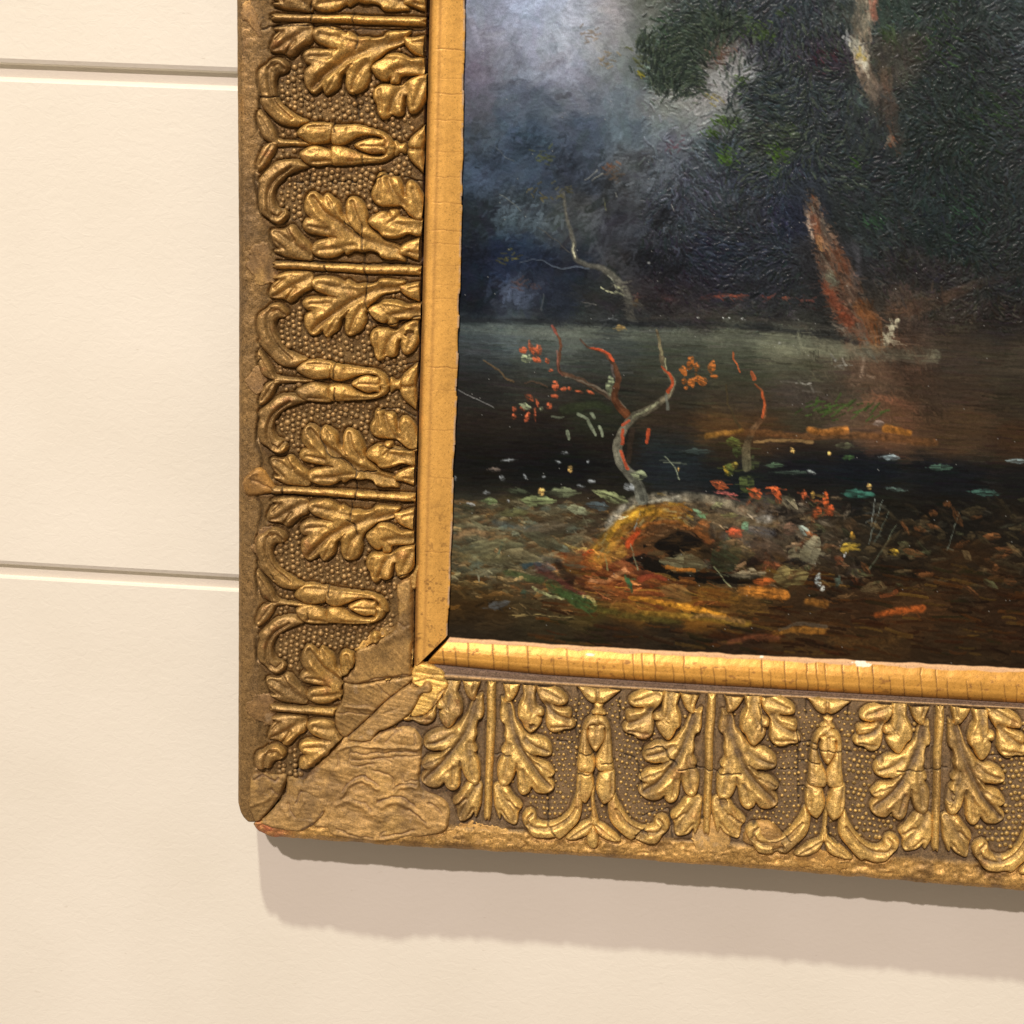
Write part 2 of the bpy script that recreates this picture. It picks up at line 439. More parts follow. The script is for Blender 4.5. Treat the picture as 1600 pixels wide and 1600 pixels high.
orn('leaf_bud', S1([(1365, 205), (1440, 198), (1550, 180), (1552, 330), (1490, 325), (1420, 290), (1375, 250)]), 9, 7, [(S1([(1545, 215), (1450, 230)]), 3, 2)])
orn('upper_leaflet', S1([(1085, 430), (1120, 390), (1180, 360), (1220, 325), (1290, 315), (1360, 330), (1430, 360), (1540, 355), (1540, 470), (1440, 480), (1340, 490), (1320, 545), (1260, 545), (1255, 500), (1220, 525), (1170, 515), (1120, 480)]),
    10.5, 8, [(S1([(1530, 425), (1400, 420), (1300, 440)]), 6, 3.5), (S1([(1330, 500), (1255, 440)]), 3, 2)], [(S1([(1220, 335), (1330, 340), (1450, 375)]), 3, 2.0)])
orn('lower_leaflet', S1([(1535, 490), (1440, 510), (1370, 560), (1330, 580), (1260, 570), (1180, 570), (1130, 600), (1105, 650), (1115, 700), (1140, 740), (1150, 800), (1180, 835), (1220, 820), (1240, 795), (1290, 805), (1330, 790), (1350, 720), (1360, 660), (1385, 650), (1380, 700), (1395, 760), (1430, 780), (1480, 750), (1520, 690), (1540, 600)]),
    10.5, 8, [(S1([(1370, 590), (1290, 650), (1235, 780)]), 6, 4.0), (S1([(1510, 540), (1440, 720)]), 4.5, 2.5), (S1([(1160, 620), (1170, 780)]), 3, 2)], [(S1([(1345, 640), (1320, 770)]), 3, 2)])
orn('palmette', S1([(240, 145), (300, 118), (360, 100), (450, 95), (560, 100), (578, 180), (560, 230), (500, 265), (450, 310), (410, 350), (375, 358), (345, 340), (310, 325), (240, 320), (205, 305), (210, 260), (240, 200), (290, 160)]),
    8.5, 7, [(S1([(560, 130), (430, 200), (300, 280), (240, 300)]), 5, 3), (S1([(420, 240), (340, 345)]), 2.6, 3.2), (S1([(330, 160), (250, 230)]), 2.4, 2)], [(S1([(520, 220), (400, 310)]), 3, 2)])
orn('scroll', S1([(345, 488), (368, 450), (350, 405), (305, 372), (255, 372), (210, 395), (180, 425), (110, 470), (93, 530), (98, 600), (118, 680), (105, 715), (140, 770), (200, 830), (270, 890), (350, 918), (440, 922), (480, 910), (545, 870), (470, 840), (380, 800), (310, 745), (262, 690), (240, 620), (242, 560), (268, 515), (305, 505)]),
    9.5, 7, [(S1([(225, 430), (190, 520), (200, 640), (270, 760), (400, 860)]), 3.4, 3.4), (S1([(325, 470), (280, 430), (235, 450)]), 2.4, 3.2)], [(S1([(345, 440), (300, 395), (240, 395), (195, 440)]), 2.2, 1.6)])
orn('arm_lobe', S1([(450, 965), (470, 920), (520, 880), (600, 866), (700, 876), (772, 896), (748, 1000), (700, 1022), (620, 1037), (560, 1030), (500, 1000)]), 10, 9, [(S1([(740, 905), (560, 900)]), 3, 2)])
orn('tulip_arm', S1([(762, 894), (900, 900), (1050, 912), (1150, 925), (1220, 950), (1268, 990), (1285, 1040), (1285, 1078), (1195, 1078), (1205, 1020), (1165, 975), (1080, 970), (1000, 990), (930, 1020), (850, 1047), (780, 1042), (748, 1008)]), 10.5, 8, [(S1([(900, 925), (1150, 945)]), 2.5, 1.5)])
orn('bud', [(175 - 17, 82), (175 - 11, 66), (175 - 13, 58), (175, 56), (175 + 13, 58), (175 + 11, 66), (175 + 13, 78), (175 + 8, 92), (175, 103), (175 - 8, 92), (175 - 13, 78)][1:], 9.5, 10, [([(175, 58), (175, 92)], 2.2, 2.0)])
orn('cup', [(175 - 34, -3), (175 - 28, 7), (175 - 17, 20), (175 - 7, 25), (175, 23), (175 + 7, 25), (175 + 17, 20), (175 + 28, 7), (175 + 34, -3), (175, 2)], 9, 8, [([(175, 0), (175, 26)], 3, 3)])
orn('neck', [(168, 24), (182, 24), (181, 33), (186, 42), (164, 42), (169, 33)], 6, 5)
orn('stem', [(-6, 1), (0, 0.5), (6, 1), (6, 60), (5.6, 150), (5.2, 224), (0, 227), (-5.2, 224), (-5.6, 150), (-6, 60)], 7.5, 4.5, n=2)
orn('sprig_leaf', [(173, 214), (168, 222), (158, 226), (146, 233), (134, 243), (131, 250), (140, 252), (153, 249), (166, 243), (172, 234), (176, 222)], 8, 6, [([(170, 228), (140, 247)], 2.2, 2)])
orn('finial_stem', [(172.5, 168), (177.5, 168), (178, 200), (181, 224), (169, 224), (172, 200)], 5, 3.5)
orn('finial_drop', [(175, 229), (182, 240), (185, 252), (181, 262), (175, 265), (169, 262), (165, 252), (168, 240)], 9.5, 9)

def map_left(yS, yT):
    def f(s, v):
        yr = yS + (yT - yS) * s / 175.0
        kv = (xin(yr) - xout(yr)) / 282.0
        x = xin(yr) - v * kv
        sl = 0.033 + (yr - 110) * 3.4e-5
        return x, yr + sl * (x - 540)
    return f
def map_bottom(xS, xT):
    def f(s, v):
        xc = xS + (xT - xS) * s / 175.0
        yy = ylip(xc) + v * (yout(xc) - ylip(xc)) / 282.0
        return xc - 0.033 * (yy - 1190), yy
    return f
HALF = ['acanthus_leaf', 'leaf_bud', 'upper_leaflet', 'lower_leaflet', 'palmette', 'scroll', 'arm_lobe', 'tulip_arm', 'sprig_leaf']
AXIS = ['bud', 'cup', 'neck', 'finial_stem']
BT = ((765, 592), (765, 931), (1108, 931), (1108, 1291), (1465, 1291), (1465, 1640), (1812, 1640))
PLAN = []          # every ornament: kind, place on its rail, which rail
for yS, yT in ((30, -150), (30, 227), (418, 227), (418, 597), (771, 597), (771, 946), (1112, 946), (1112, 1285)):
    for k in HALF:
        if yT == 1285 and k in ('tulip_arm', 'arm_lobe', 'sprig_leaf', 'upper_leaflet', 'lower_leaflet', 'leaf_bud'):
            continue
        PLAN.append((k, map_left(yS, yT), 'L', yT == 1285))
for y in (-150, 227, 597, 946):
    for k in AXIS:
        if y == 946 and k in ('cup', 'neck'):
            continue
        PLAN.append((k, map_left(y - 175, y), 'L', False))
for y in (30, 418, 771, 1112):
    PLAN.append(('stem', map_left(y, y + 175), 'L', False))
for i, (xS, xT) in enumerate(BT):
    for k in HALF:
        if i == 0 and k in ('scroll', 'arm_lobe', 'tulip_arm', 'sprig_leaf'):
            continue
        PLAN.append((k, map_bottom(xS, xT), 'B', False))
for x in (931, 1291, 1640):
    for k in AXIS + (['finial_drop'] if x != 1291 else []):
        PLAN.append((k, map_bottom(x - 175, x), 'B', False))
for x in (765, 1108, 1465):
    PLAN.append(('stem', map_bottom(x, x + 175), 'B', False))
def warped(i):
    """traced-plane position of the points of ornament i, each cast a little differently"""
    kind, fmap, rail, last = PLAN[i]
    S, V, h, sd, wash = ORN[kind]
    rs = np.random.RandomState(101 + i)
    ox, oy = rs.uniform(0, 400, 2)
    w = 1.2 if kind == 'stem' else 2.8
    x, y = fmap(S + w * fbm(S + ox, V + oy, 55, 2, 81), V + w * fbm(S + oy, V + ox, 55, 2, 82))
    return x, y, ox, oy, rs
# how deep in or how far from an ornament every point of the face lies
RX0, RY0 = 330, -170
SDR = np.full((1620, 1460), -60.0, np.float32)
for i in range(len(PLAN)):
    x, y, ox, oy, rs = warped(i)
    sd = ORN[PLAN[i][0]][3].copy()
    if PLAN[i][3]:
        sd[y > 1200] = -60
    a = np.round(y - RY0).astype(int); b = np.round(x - RX0).astype(int)
    ok = (a >= 0) & (b >= 0) & (a < SDR.shape[0]) & (b < SDR.shape[1])
    np.maximum.at(SDR, (a[ok], b[ok]), sd[ok])
_p = np.pad(SDR, 1, 'edge')
_n = np.maximum.reduce([_p[1 + a:SDR.shape[0] + 1 + a, 1 + b:SDR.shape[1] + 1 + b] - 1.0 * math.hypot(a, b) for a in (-1, 0, 1) for b in (-1, 0, 1)])
SDR = np.where(SDR < -10, _n, SDR)
def trench(x, y):
    """0..1 in the narrow cut that runs round every applied ornament"""
    a = np.clip(np.round(y - RY0).astype(int), 0, SDR.shape[0] - 1); b = np.clip(np.round(x - RX0).astype(int), 0, SDR.shape[1] - 1)
    d = SDR[a, b]
    return np.where(d > -1.2, 1.0, np.exp(-((d + 1.2) / 1.7) ** 2))

frame = bpy.data.objects.new('picture_frame', None)
COL.objects.link(frame)
frame.location = Vector(surf(400, 1300, 0))
frame.empty_display_size = 0.05
tag(frame, 'antique gilded picture frame with leaf mouldings and a cracked, puttied corner', 'picture frame')

GOLD_L = lin((186, 147, 80)); GOLD_B = lin((216, 178, 104)); BRONZE = lin((144, 115, 73))
UMBER = lin((108, 86, 58)); UMBER_L = lin((124, 98, 60)); DARK = lin((34, 24, 16)); GESSO = lin((225, 205, 185)); BOLE = lin((186, 112, 72))

# left rail's ground, from the top down to the mitre
SP = 1.5
MIT_L = np.array([(645, 1042), (449, 1211), (440, 1240), (430, 1256), (406, 1281), (396, 1284.5), (388, 1284), (381, 1277), (376, 1268), (372.4, 1254)], float)
MIT_R = np.array([(650, 1046), (452, 1213), (446, 1240), (437, 1256), (412, 1281), (400, 1284), (396, 1287)], float)
def patches_noise(x, y):
    return 0.9 * fbm(x, y, 30, 4, 5) + 0.45 * fbm(x, y, 7, 2, 6)
def rail_left():
    v = np.concatenate([[-4.5, -4, -2.2, -1.2], np.arange(0, 282.01, SP)])
    n = int((1290 - TOP) / SP)
    vm = (xin(MIT_L[:, 1]) - MIT_L[:, 0]) / (xin(MIT_L[:, 1]) - xout(MIT_L[:, 1])) * 282
    yend = np.interp(v, vm, MIT_L[:, 1])
    t = np.linspace(0, 1, n)[:, None]
    y = TOP + (yend[None, :] - TOP) * t
    x = xin(y) - v[None, :] * (xin(y) - xout(y)) / 282
    V = np.broadcast_to(v[None, :], x.shape)
    hb = prof(V)
    ck = crack_depth(x, y)
    nz = patches_noise(x, y)
    fil = sstep(244, 256, V)
    rel = nz * (0.6 + 0.3 * fil) - 3.5 * ck
    # the worn seam between ornament band and outer fillet
    seam = np.exp(-((V - 251 - 5 * fbm(y, y * 0, 40, 3, 8)) / 2.4) ** 2) * sstep(-0.5, 0.6, fbm(y, y * 0 + 5, 60, 2, 9))
    rel -= 3.0 * seam + 3.6 * trench(x, y)
    hb = np.where(V < -3, 4.0, np.where(V < -0.5, 11.0, hb))
    P = surf(x, y, hb)
    P[..., 1] -= rel * U
    c = mixc(UMBER_L * np.ones(x.shape + (3,)), BRONZE * np.ones(x.shape + (3,)), fil)
    mot = fbm(x, y, 26, 4, 11)
    c = c * (1 + 0.22 * mot)[..., None]
    c = mixc(c, lin((176, 120, 50)) * np.ones(3), 0.6 * sstep(0.15, 0.7, fbm(x, y, 70, 3, 12, (1.6, 0.5))) * sstep(262, 280, V))
    c = mixc(c, lin((96, 78, 58)) * np.ones(3), 0.45 * sstep(0.1, 0.8, fbm(x, y, 60, 3, 21, (1.0, 0.35))) * fil)
    c = mixc(c, DARK, np.clip(0.85 * ck + 0.5 * seam, 0, 1))
    c = np.where((V < -0.5)[..., None], lin((58, 36, 24)), c)
    g = np.clip(0.85 - 0.5 * ck + 0.2 * mot, 0, 1)
    # side: down to the wall
    E = P[:, -1:, :]
    sides = []
    for dh, ins in ((6, -0.5), (30, 1), (102, 3)):
        q = E.copy(); q[..., 1] += dh * U; q[..., 0] += ins * U
        sides.append(q)
    P = np.concatenate([P] + sides, 1)
    k = len(sides)
    c = np.concatenate([c] + [np.tile(lin((70, 48, 26)), (n, 1, 1))] * k, 1)
    g = np.concatenate([g, np.tile(0.4, (n, k))], 1)
    # end wall of the mitre
    B = P[-1:, :, :].copy(); B[..., 1] = np.maximum(B[..., 1], 0.0) ; B[..., 1] = 20 * U
    P = np.concatenate([P, B], 0)
    c = np.concatenate([c, np.tile(lin((60, 44, 30)), (1, c.shape[1], 1))], 0)
    g = np.concatenate([g, np.zeros((1, g.shape[1]))], 0)
    o = grid_obj('rail', P, M_GILT, frame, None, c, g)
    o['label'] = 'upright side rail of the gilded frame'
    return o
def rail_bottom():
    v = np.concatenate([[-19, -17.5, -15, -12, -9, -7, -5.5, -4, -2.5, -1], np.arange(0, 282.01, SP)])
    n = int((RIGHTX - 400) / SP)
    vm = (MIT_R[:, 1] - ylip(MIT_R[:, 0])) / (yout(MIT_R[:, 0]) - ylip(MIT_R[:, 0])) * 282
    xs = ext(v, vm, MIT_R[:, 0])
    t = np.linspace(0, 1, n)[:, None]
    x = xs[None, :] + (RIGHTX - xs[None, :]) * t
    V = np.broadcast_to(v[None, :], x.shape)
    gap = ylip(x) - yl_out(x)
    y = np.where(V >= 0, ylip(x) + V * (yout(x) - ylip(x)) / 282, ylip(x) + V / 17.0 * gap)
    hb = prof(V)
    ck = crack_depth(x, y)
    nz = patches_noise(x + 900, y)
    fil = sstep(240, 252, V)
    wob = 7 * fbm(x, x * 0, 34, 3, 31)
    edge = sstep(272, 282, V)
    rel = nz * (0.6 + 1.3 * fil) - 3.5 * ck + fil * (1 - edge) * (2.0 * fbm(x, y, 22, 3, 33) + 1 + 2.2 * (0.6 - np.abs(fbm(x, y, 13, 3, 34, (0.7, 1.2)))))
    seam = np.exp(-((V - 247 - wob) / 3.0) ** 2) * sstep(-0.4, 0.5, fbm(x, y * 0 + 5, 55, 2, 29))
    rel -= 2.4 * seam + 2.8 * trench(x, y) * (V > 2)
    c_r = np.abs(fbm(x, y, 13, 3, 34, (0.7, 1.2)))
    # small fillet next to the liner
    rel = np.where(V < 0, 0.5 * nz, rel)
    hb = hb + np.where((V < 0), np.interp(V, [-19, -17, -15, -9, -5.5, -4, -1, 0], [-10, -4, -1.5, -2, -2.2, 0.6, 0.8, 0]), 0)
    P = surf(x, y, hb)
    P[..., 1] -= rel * U
    # chipped lower edge
    chip = edge * np.clip(1.0 * fbm(x, x * 0 + 3, 26, 4, 35), -0.4, 2.0)
    P[..., 2] += chip * U
    mot = fbm(x, y, 22, 4, 41)
    c = mixc(UMBER * np.ones(x.shape + (3,)), lin((190, 150, 86)) * np.ones(3), fil)
    c = c * (1 + 0.2 * mot)[..., None]
    c = mixc(c, lin((120, 92, 58)) * np.ones(3), 0.6 * sstep(0.1, 0.8, fbm(x, y, 40, 3, 43)) * fil)
    c = mixc(c, lin((126, 104, 86)) * np.ones(3), sstep(-1, -6, V))
    c = mixc(c, lin((205, 165, 110)) * np.ones(3), np.exp(-((V + 3) / 1.4) ** 2) * 0.8)
    c = mixc(c, lin((92, 72, 58)) * np.ones(3), np.exp(-((V + 6.5) / 1.2) ** 2) * 0.7 + 0.7 * (V < -16.5))
    bare = sstep(470, 400, x) * sstep(262, 268, V)
    c = mixc(c, BOLE, np.clip(bare * (1.2 + fbm(x, y, 14, 2, 44)) , 0, 1))
    c = mixc(c, DARK, np.clip(0.85 * ck + 0.55 * seam, 0, 1))
    g = np.clip(0.25 + 0.55 * fil - 0.5 * ck - bare, 0, 1)
    E = P[:, -1:, :]
    sides = []
    for dh, ins in ((5, -0.5), (30, 1), (102, 4)):
        q = E.copy(); q[..., 1] += dh * U; q[..., 2] += ins * U
        sides.append(q)
    k = len(sides)
    P = np.concatenate([P] + sides, 1)
    c = np.concatenate([c] + [np.tile(lin((84, 58, 30)), (n, 1, 1))] * k, 1)
    g = np.concatenate([g, np.tile(0.3, (n, k))], 1)
    B = P[:1, :, :].copy(); B[..., 1] = 20 * U
    P = np.concatenate([B, P], 0)
    c = np.concatenate([np.tile(lin((150, 130, 116)), (1, c.shape[1], 1)), c], 0)
    g = np.concatenate([np.zeros((1, g.shape[1])), g], 0)
    o = grid_obj('rail', P, M_GILT, frame, None, c, g)
    o['label'] = 'lower rail of the gilded frame'
    return o
RAIL_L = rail_left()
RAIL_B = rail_bottom()

# ------------------------------------------------------------------ liner (the smooth gold moulding round the painting)
def liner_profile(w):
    """w 0 at the outer edge .. 1 at the painting; height"""
    xs = np.linspace(-0.1, 1.1, 241)
    hs = np.interp(xs, [0, 0.04, 0.1, 0.2, 0.27, 0.31, 0.36, 0.5, 0.65, 0.8, 0.9, 0.95, 1.0],
                   [10, 15.5, 18.5, 20.6, 20.5, 19.8, 19.6, 18.2, 15.5, 12, 9.8, 9.2, 7.2])
    hs = np.convolve(np.pad(hs, 6, 'edge'), np.ones(13) / 13, 'valid')
    return np.interp(w, xs, hs)
LC_L = [(77, 1), (122, .5), (147, .8), (188, .7), (237, .5), (276, .6), (317, .6), (360, .7), (381, .6), (415, .4), (445, .4), (467, .5), (574, 1), (610, .4), (672, .6), (747, .5), (863, .8), (925, .4), (-40, .8), (-95, .7)]
LC_B = [692, 712, 731, 771, 794, 825, 845, 865, 887, 911, 934, 974, 990, 1004, 1024, 1051, 1069, 1095, 1115, 1134, 1171, 1191, 1203, 1226, 1244, 1261, 1277, 1290, 1317, 1341, 1364, 1390, 1412, 1440, 1463, 1480, 1511, 1533, 1570, 1588, 1620, 1655, 1690, 1720]
def liners():
    w = np.linspace(0, 1, 46)
    n = int((1040 - TOP) / 1.2)
    # upright
    yend = 1045 - 52 * w
    t = np.linspace(0, 1, n)[:, None]
    y = TOP + (yend[None, :] - TOP) * t
    W = np.broadcast_to(w[None, :], y.shape)
    wob = 0.9 * fbm(y, y * 0, 25, 4, 51) + 1.2 * (fbm(y, y * 0 + 7, 60, 2, 52) > 0.55)
    x = xl_out(y) + (xl_in(y) - xl_out(y)) * W - wob * sstep(0.9, 1, W)
    hb = liner_profile(W)
    ck = np.zeros(x.shape)
    for cy, s in LC_L:
        d = np.abs(y - cy - 1.2 * fbm(x, y * 0 + cy, 12, 2, 53) - 2 * (W - .5))
        ck = np.maximum(ck, s * np.exp(-(d / 0.7) ** 2) * sstep(0.25 if s < .6 else 0.0, 0.4, W))
    P = surf(x, y, hb); P[..., 1] -= (0.35 * fbm(x, y, 18, 3, 54) - 0.7 * ck) * U
    c = lin((240, 184, 96)) * np.ones(x.shape + (3,))
    c = c * (1 + 0.10 * fbm(x, y, 40, 4, 55, (1, .4)))[..., None]
    c = mixc(c, lin((150, 104, 60)), 0.75 * np.exp(-((W - 0.02) / 0.07) ** 2) + 0.35 * np.exp(-((W - 0.30) / 0.05) ** 2))
    dirt = sstep(0.35, 0.9, fbm(x, y, 12, 4, 56) + 0.6 * fbm(x, y, 3, 2, 66)) * (0.25 + 0.75 * sstep(700, 950, y))
    c = mixc(c, lin((112, 72, 30)), 0.7 * dirt)
    c = mixc(c, lin((120, 70, 28)), np.clip(ck * 0.8, 0, 1))
    ge = sstep(0.945, 0.965, W) * sstep(-0.5, 0.3, fbm(y, y * 0, 14, 3, 57) + 0.2)
    c = mixc(c, lin((178, 156, 136)), 0.8 * ge)
    g = np.clip(1 - 0.6 * dirt - ge - 0.6 * ck, 0, 1)
    for dh in (8, 30):
        q = P[:, -1:, :].copy() if dh == 8 else P[:, -2:-1, :].copy()
        q[..., 1] = -2 * U if dh == 8 else 2 * U
        P = np.concatenate([P, q], 1); c = np.concatenate([c, np.tile(lin((60, 40, 24)), (n, 1, 1))], 1); g = np.concatenate([g, np.zeros((n, 1))], 1)
    B = P[-1:].copy(); B[..., 1] = 6 * U
    P = np.concatenate([P, B], 0); c = np.concatenate([c, np.tile(lin((60, 44, 30)), (1, c.shape[1], 1))], 0); g = np.concatenate([g, g[-1:] * 0], 0)
    o = grid_obj('liner', P, M_LINER, frame, None, c, g)
    o['label'] = 'tan gold upright liner strip beside the painting'
    # lower
    n = int((RIGHTX - 660) / 1.2)
    xs = 667 + 36 * w
    x = xs[None, :] + (RIGHTX - xs[None, :]) * t[:0].sum() if False else xs[None, :] + (RIGHTX - xs[None, :]) * np.linspace(0, 1, n)[:, None]
    W = np.broadcast_to(w[None, :], x.shape)
    wob = 1.0 * fbm(x, x * 0, 22, 4, 61)
    y = yl_out(x) + (yl_in(x) - yl_out(x)) * W + wob * sstep(0.88, 1, W)
    hb = liner_profile(W)
    ck = np.zeros(x.shape)
    rs = np.random.RandomState(4)
    for cx in LC_B:
        s = rs.uniform(0.75, 1.0); full = rs.rand() < 0.45
        d = np.abs(x - cx - 1.0 * fbm(y, x * 0 + cx, 12, 2, 63) + 3 * (W - .5))
        ck = np.maximum(ck, s * np.exp(-(d / 0.75) ** 2) * (1 - sstep(0.85 if full else 0.45, 0.93 if full else 0.65, W)))
    P = surf(x, y, hb); P[..., 1] -= (0.35 * fbm(x, y, 18, 3, 64) - 0.9 * ck) * U
    c = lin((208, 154, 70)) * np.ones(x.shape + (3,))
    c = c * (1 + 0.10 * fbm(x, y, 40, 4, 65))[..., None]
    c = mixc(c, lin((150, 108, 60)), 0.7 * np.exp(-((W - 0.0) / 0.06) ** 2))
    pit = sstep(0.62, 0.95, fbm(x, y, 7, 3, 67, (.6, 1)) ) * sstep(0.9, 0.5, W)
    c = mixc(c, lin((130, 84, 30)), 0.75 * pit)
    c = mixc(c, lin((84, 48, 20)), np.clip(ck * 1.0, 0, 1))
    ge = sstep(0.86, 0.9, W + 0.05 * fbm(x, y, 20, 4, 68))
    c = mixc(c, lin((206, 168, 134)), 0.75 * ge)
    chips = np.zeros(x.shape)
    for cx, cy, r in ((1345, 1036, 8), (1352, 1038, 5), (922, 1023, 3.2), (1190, 1026, 2.5)):
        chips = np.maximum(chips, sstep(0.1, -0.1, np.hypot((x - cx) / 1.5, (y - cy) * 1.6) / r - 1 + 0.5 * fbm(x, y, 5, 2, 69)))
    c = mixc(c, lin((240, 225, 205)), chips)
    g = np.clip(1 - 0.6 * pit - ge - chips - 0.6 * ck, 0, 1)
    for k in range(2):
        q = P[:, -1:, :].copy(); q[..., 1] = (-2 if k == 0 else 2) * U
        P = np.concatenate([P, q], 1); c = np.concatenate([c, np.tile(lin((60, 40, 24)), (n, 1, 1))], 1); g = np.concatenate([g, np.zeros((n, 1))], 1)
    B = P[:1].copy(); B[..., 1] = 6 * U
    P = np.concatenate([B, P], 0); c = np.concatenate([np.tile(lin((60, 44, 30)), (1, c.shape[1], 1)), c], 0); g = np.concatenate([g[:1] * 0, g], 0)
    o = grid_obj('liner', P, M_LINER, frame, None, c, g)
    o['label'] = 'bright gold lower liner strip with upright cracks and white chips'
liners()
# the dark wooden rebate behind rails and liner
def rebate():
    for name, pts in (('rebate', [(388, TOP), (735, TOP), (712, 1005), (640, 1040), (400, 1270)]), ('rebate', [(402, 1282), (655, 1030), (705, 985), (RIGHTX, 1025), (RIGHTX, 1390), (430, 1300)])):
        z = -8 if name == 'rebate' and pts[0][0] == 388 else -9
        a = surf([p[0] for p in pts], [p[1] for p in pts], z)
        b = a.copy(); b[:, 1] += 38 * U
        n = len(pts)
        me = bpy.data.meshes.new(name)
        base = np.array(frame.location)
        me.from_pydata([tuple(v) for v in np.vstack([a, b]) - base], [], [list(range(n)), list(range(n, 2 * n))[::-1]] + [[i, (i + 1) % n, n + (i + 1) % n, n + i] for i in range(n)])
        me.materials.append(M_WOOD)
        link(name, me, frame)
rebate()

# ------------------------------------------------------------------ repairs over the ornament (traced outlines)
def zp(ox, oy, sc, pts):
    return [(ox + a / sc, oy + b / sc) for a, b in pts]
Q1 = zp(520, 880, 5.333, [(540, 185), (655, 125), (668, 500), (655, 830), (645, 935), (480, 950), (230, 1000), (100, 990), (95, 940), (180, 860), (200, 720), (300, 680), (420, 610), (500, 560), (540, 470), (545, 330)])
Q2 = zp(520, 880, 5.333, [(100, 975), (230, 1003), (640, 933), (645, 990), (460, 1130), (300, 1280), (120, 1440), (40, 1390), (20, 1250), (60, 1170), (90, 1080)])
Q3 = zp(520, 880, 5.333, [(120, 1445), (300, 1290), (480, 1110), (640, 1000), (700, 1030), (790, 970), (830, 1000), (830, 1060), (740, 1085), (710, 1150), (640, 1250), (500, 1350), (380, 1400), (330, 1470), (250, 1478), (180, 1470)])
Q4 = zp(520, 880, 5.333, [(670, 880), (740, 830), (900, 890), (940, 970), (945, 1040), (800, 1240), (700, 1275), (650, 1262), (700, 1150), (740, 1070), (700, 1020), (660, 990)])
Q5 = [(468, 1232), (484, 1208), (500, 1190), (522, 1168), (540, 1150), (575, 1152), (600, 1142), (640, 1135), (657, 1150), (660, 1172), (655, 1228), (680, 1240), (700, 1256), (702, 1282), (690, 1300), (640, 1308), (590, 1313), (545, 1308), (515, 1301), (508, 1270), (492, 1245)]
Q6 = zp(365, 1150, 8, [(240, 480), (390, 440), (500, 480), (620, 470), (668, 495), (635, 600), (585, 720), (515, 830), (425, 950), (325, 1050), (270, 1060), (225, 960), (200, 860), (205, 700), (215, 560)])
Q7 = zp(365, 1150, 8, [(695, 500), (860, 555), (900, 590), (960, 560), (1080, 590), (1160, 700), (1152, 840), (1130, 960), (1000, 1100), (840, 1180), (700, 1172), (520, 1145), (345, 1075), (460, 965), (560, 850), (655, 740), (672, 640)])
COVER = [smooth_poly(q, 2) for q in (Q1, Q2, Q3, Q4, Q5, Q6, Q7)]
def covered(x, y):
    """distance into the repaired area (negative outside)"""
    r = np.full(x.shape, -50.0)
    if x.max() < 395 or y.max() < 890 or x.min() > 712:
        return r
    for q in COVER:
        r = np.maximum(r, sdist(x, y, q))
    return r

LOSS = [(612, 268, 7), (452, 690, 6), (1216, 1322, 9), (1003, 1302, 7), (832, 1132, 5), (560, 648, 6), (1372, 1182, 8), (440, 322, 5), (905, 1330, 6), (1130, 1252, 6), (470, 96, 6), (640, 520, 5), (745, 1290, 7), (1320, 1115, 6), (1480, 1240, 8), (1560, 1330, 8)]
def place(i):
    kind, fmap, rail, last = PLAN[i]
    S, V, h, sd, wash = ORN[kind]
    x, y, ox, oy, rs = warped(i)
    if x.max() < 330 or y.max() < TOP or x.min() > RIGHTX - 8:
        return None
    left = rail == 'L'
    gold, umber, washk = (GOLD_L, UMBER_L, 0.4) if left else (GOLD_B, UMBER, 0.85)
    hs = rs.uniform(0.85, 1.1)
    cv = covered(x, y)
    bite = sstep(-2.5, 1.5, cv + 2.0 * fbm(x, y, 8, 2, 83))
    ck = crack_depth(x, y)
    rel = h * hs * (1 + 0.12 * fbm(S + ox, V, 20, 2, 84)) + 0.6 * fbm(x, y, 6, 3, 85) * (sd > 0)
    rel = rel - 4.5 * ck * (sd > 0)
    lost = np.zeros(x.shape)
    for lx, ly, lr in LOSS:
        if x.min() - 20 < lx < x.max() + 20 and y.min() - 20 < ly < y.max() + 20:
            lost = np.maximum(lost, sstep(0.15, -0.15, np.hypot(x - lx, y - ly) / lr - 1 + 0.5 * fbm(x, y, 6, 2, 89)))
    rel = np.where(sd > 0, rel * (1 - 0.65 * lost), rel)
    if last:
        rel = rel - 20 * sstep(1196, 1204, y)
    rel = rel * (1 - bite) - 8 * bite
    keep = (sd > -2.6) & (V > -1.5) & (bite < 0.98) & (x < RIGHTX - 6) & (y > TOP + 4)
    P = surf(x, y, prof(v_of(x, y)))
    P[..., 1] -= rel * U
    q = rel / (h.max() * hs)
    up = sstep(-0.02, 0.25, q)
    one = np.ones(x.shape + (3,))
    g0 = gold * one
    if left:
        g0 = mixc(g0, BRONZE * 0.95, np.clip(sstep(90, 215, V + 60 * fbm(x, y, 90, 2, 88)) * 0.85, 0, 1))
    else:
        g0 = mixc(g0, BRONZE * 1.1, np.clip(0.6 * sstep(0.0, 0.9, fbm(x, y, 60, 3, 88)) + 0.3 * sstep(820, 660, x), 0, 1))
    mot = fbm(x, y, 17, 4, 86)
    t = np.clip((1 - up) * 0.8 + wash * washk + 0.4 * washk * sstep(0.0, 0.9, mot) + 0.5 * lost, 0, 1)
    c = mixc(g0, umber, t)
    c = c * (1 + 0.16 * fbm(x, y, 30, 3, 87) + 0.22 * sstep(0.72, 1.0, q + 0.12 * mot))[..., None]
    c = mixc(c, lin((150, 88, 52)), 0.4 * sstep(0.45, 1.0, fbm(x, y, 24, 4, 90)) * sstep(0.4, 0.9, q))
    c = mixc(c, DARK, np.clip(0.9 * ck, 0, 1))
    g = np.clip(0.95 - 0.75 * t - 0.6 * ck, 0, 1)
    return grid_obj(kind, P, M_GILT, RAIL_L if left else RAIL_B, keep, c, g)
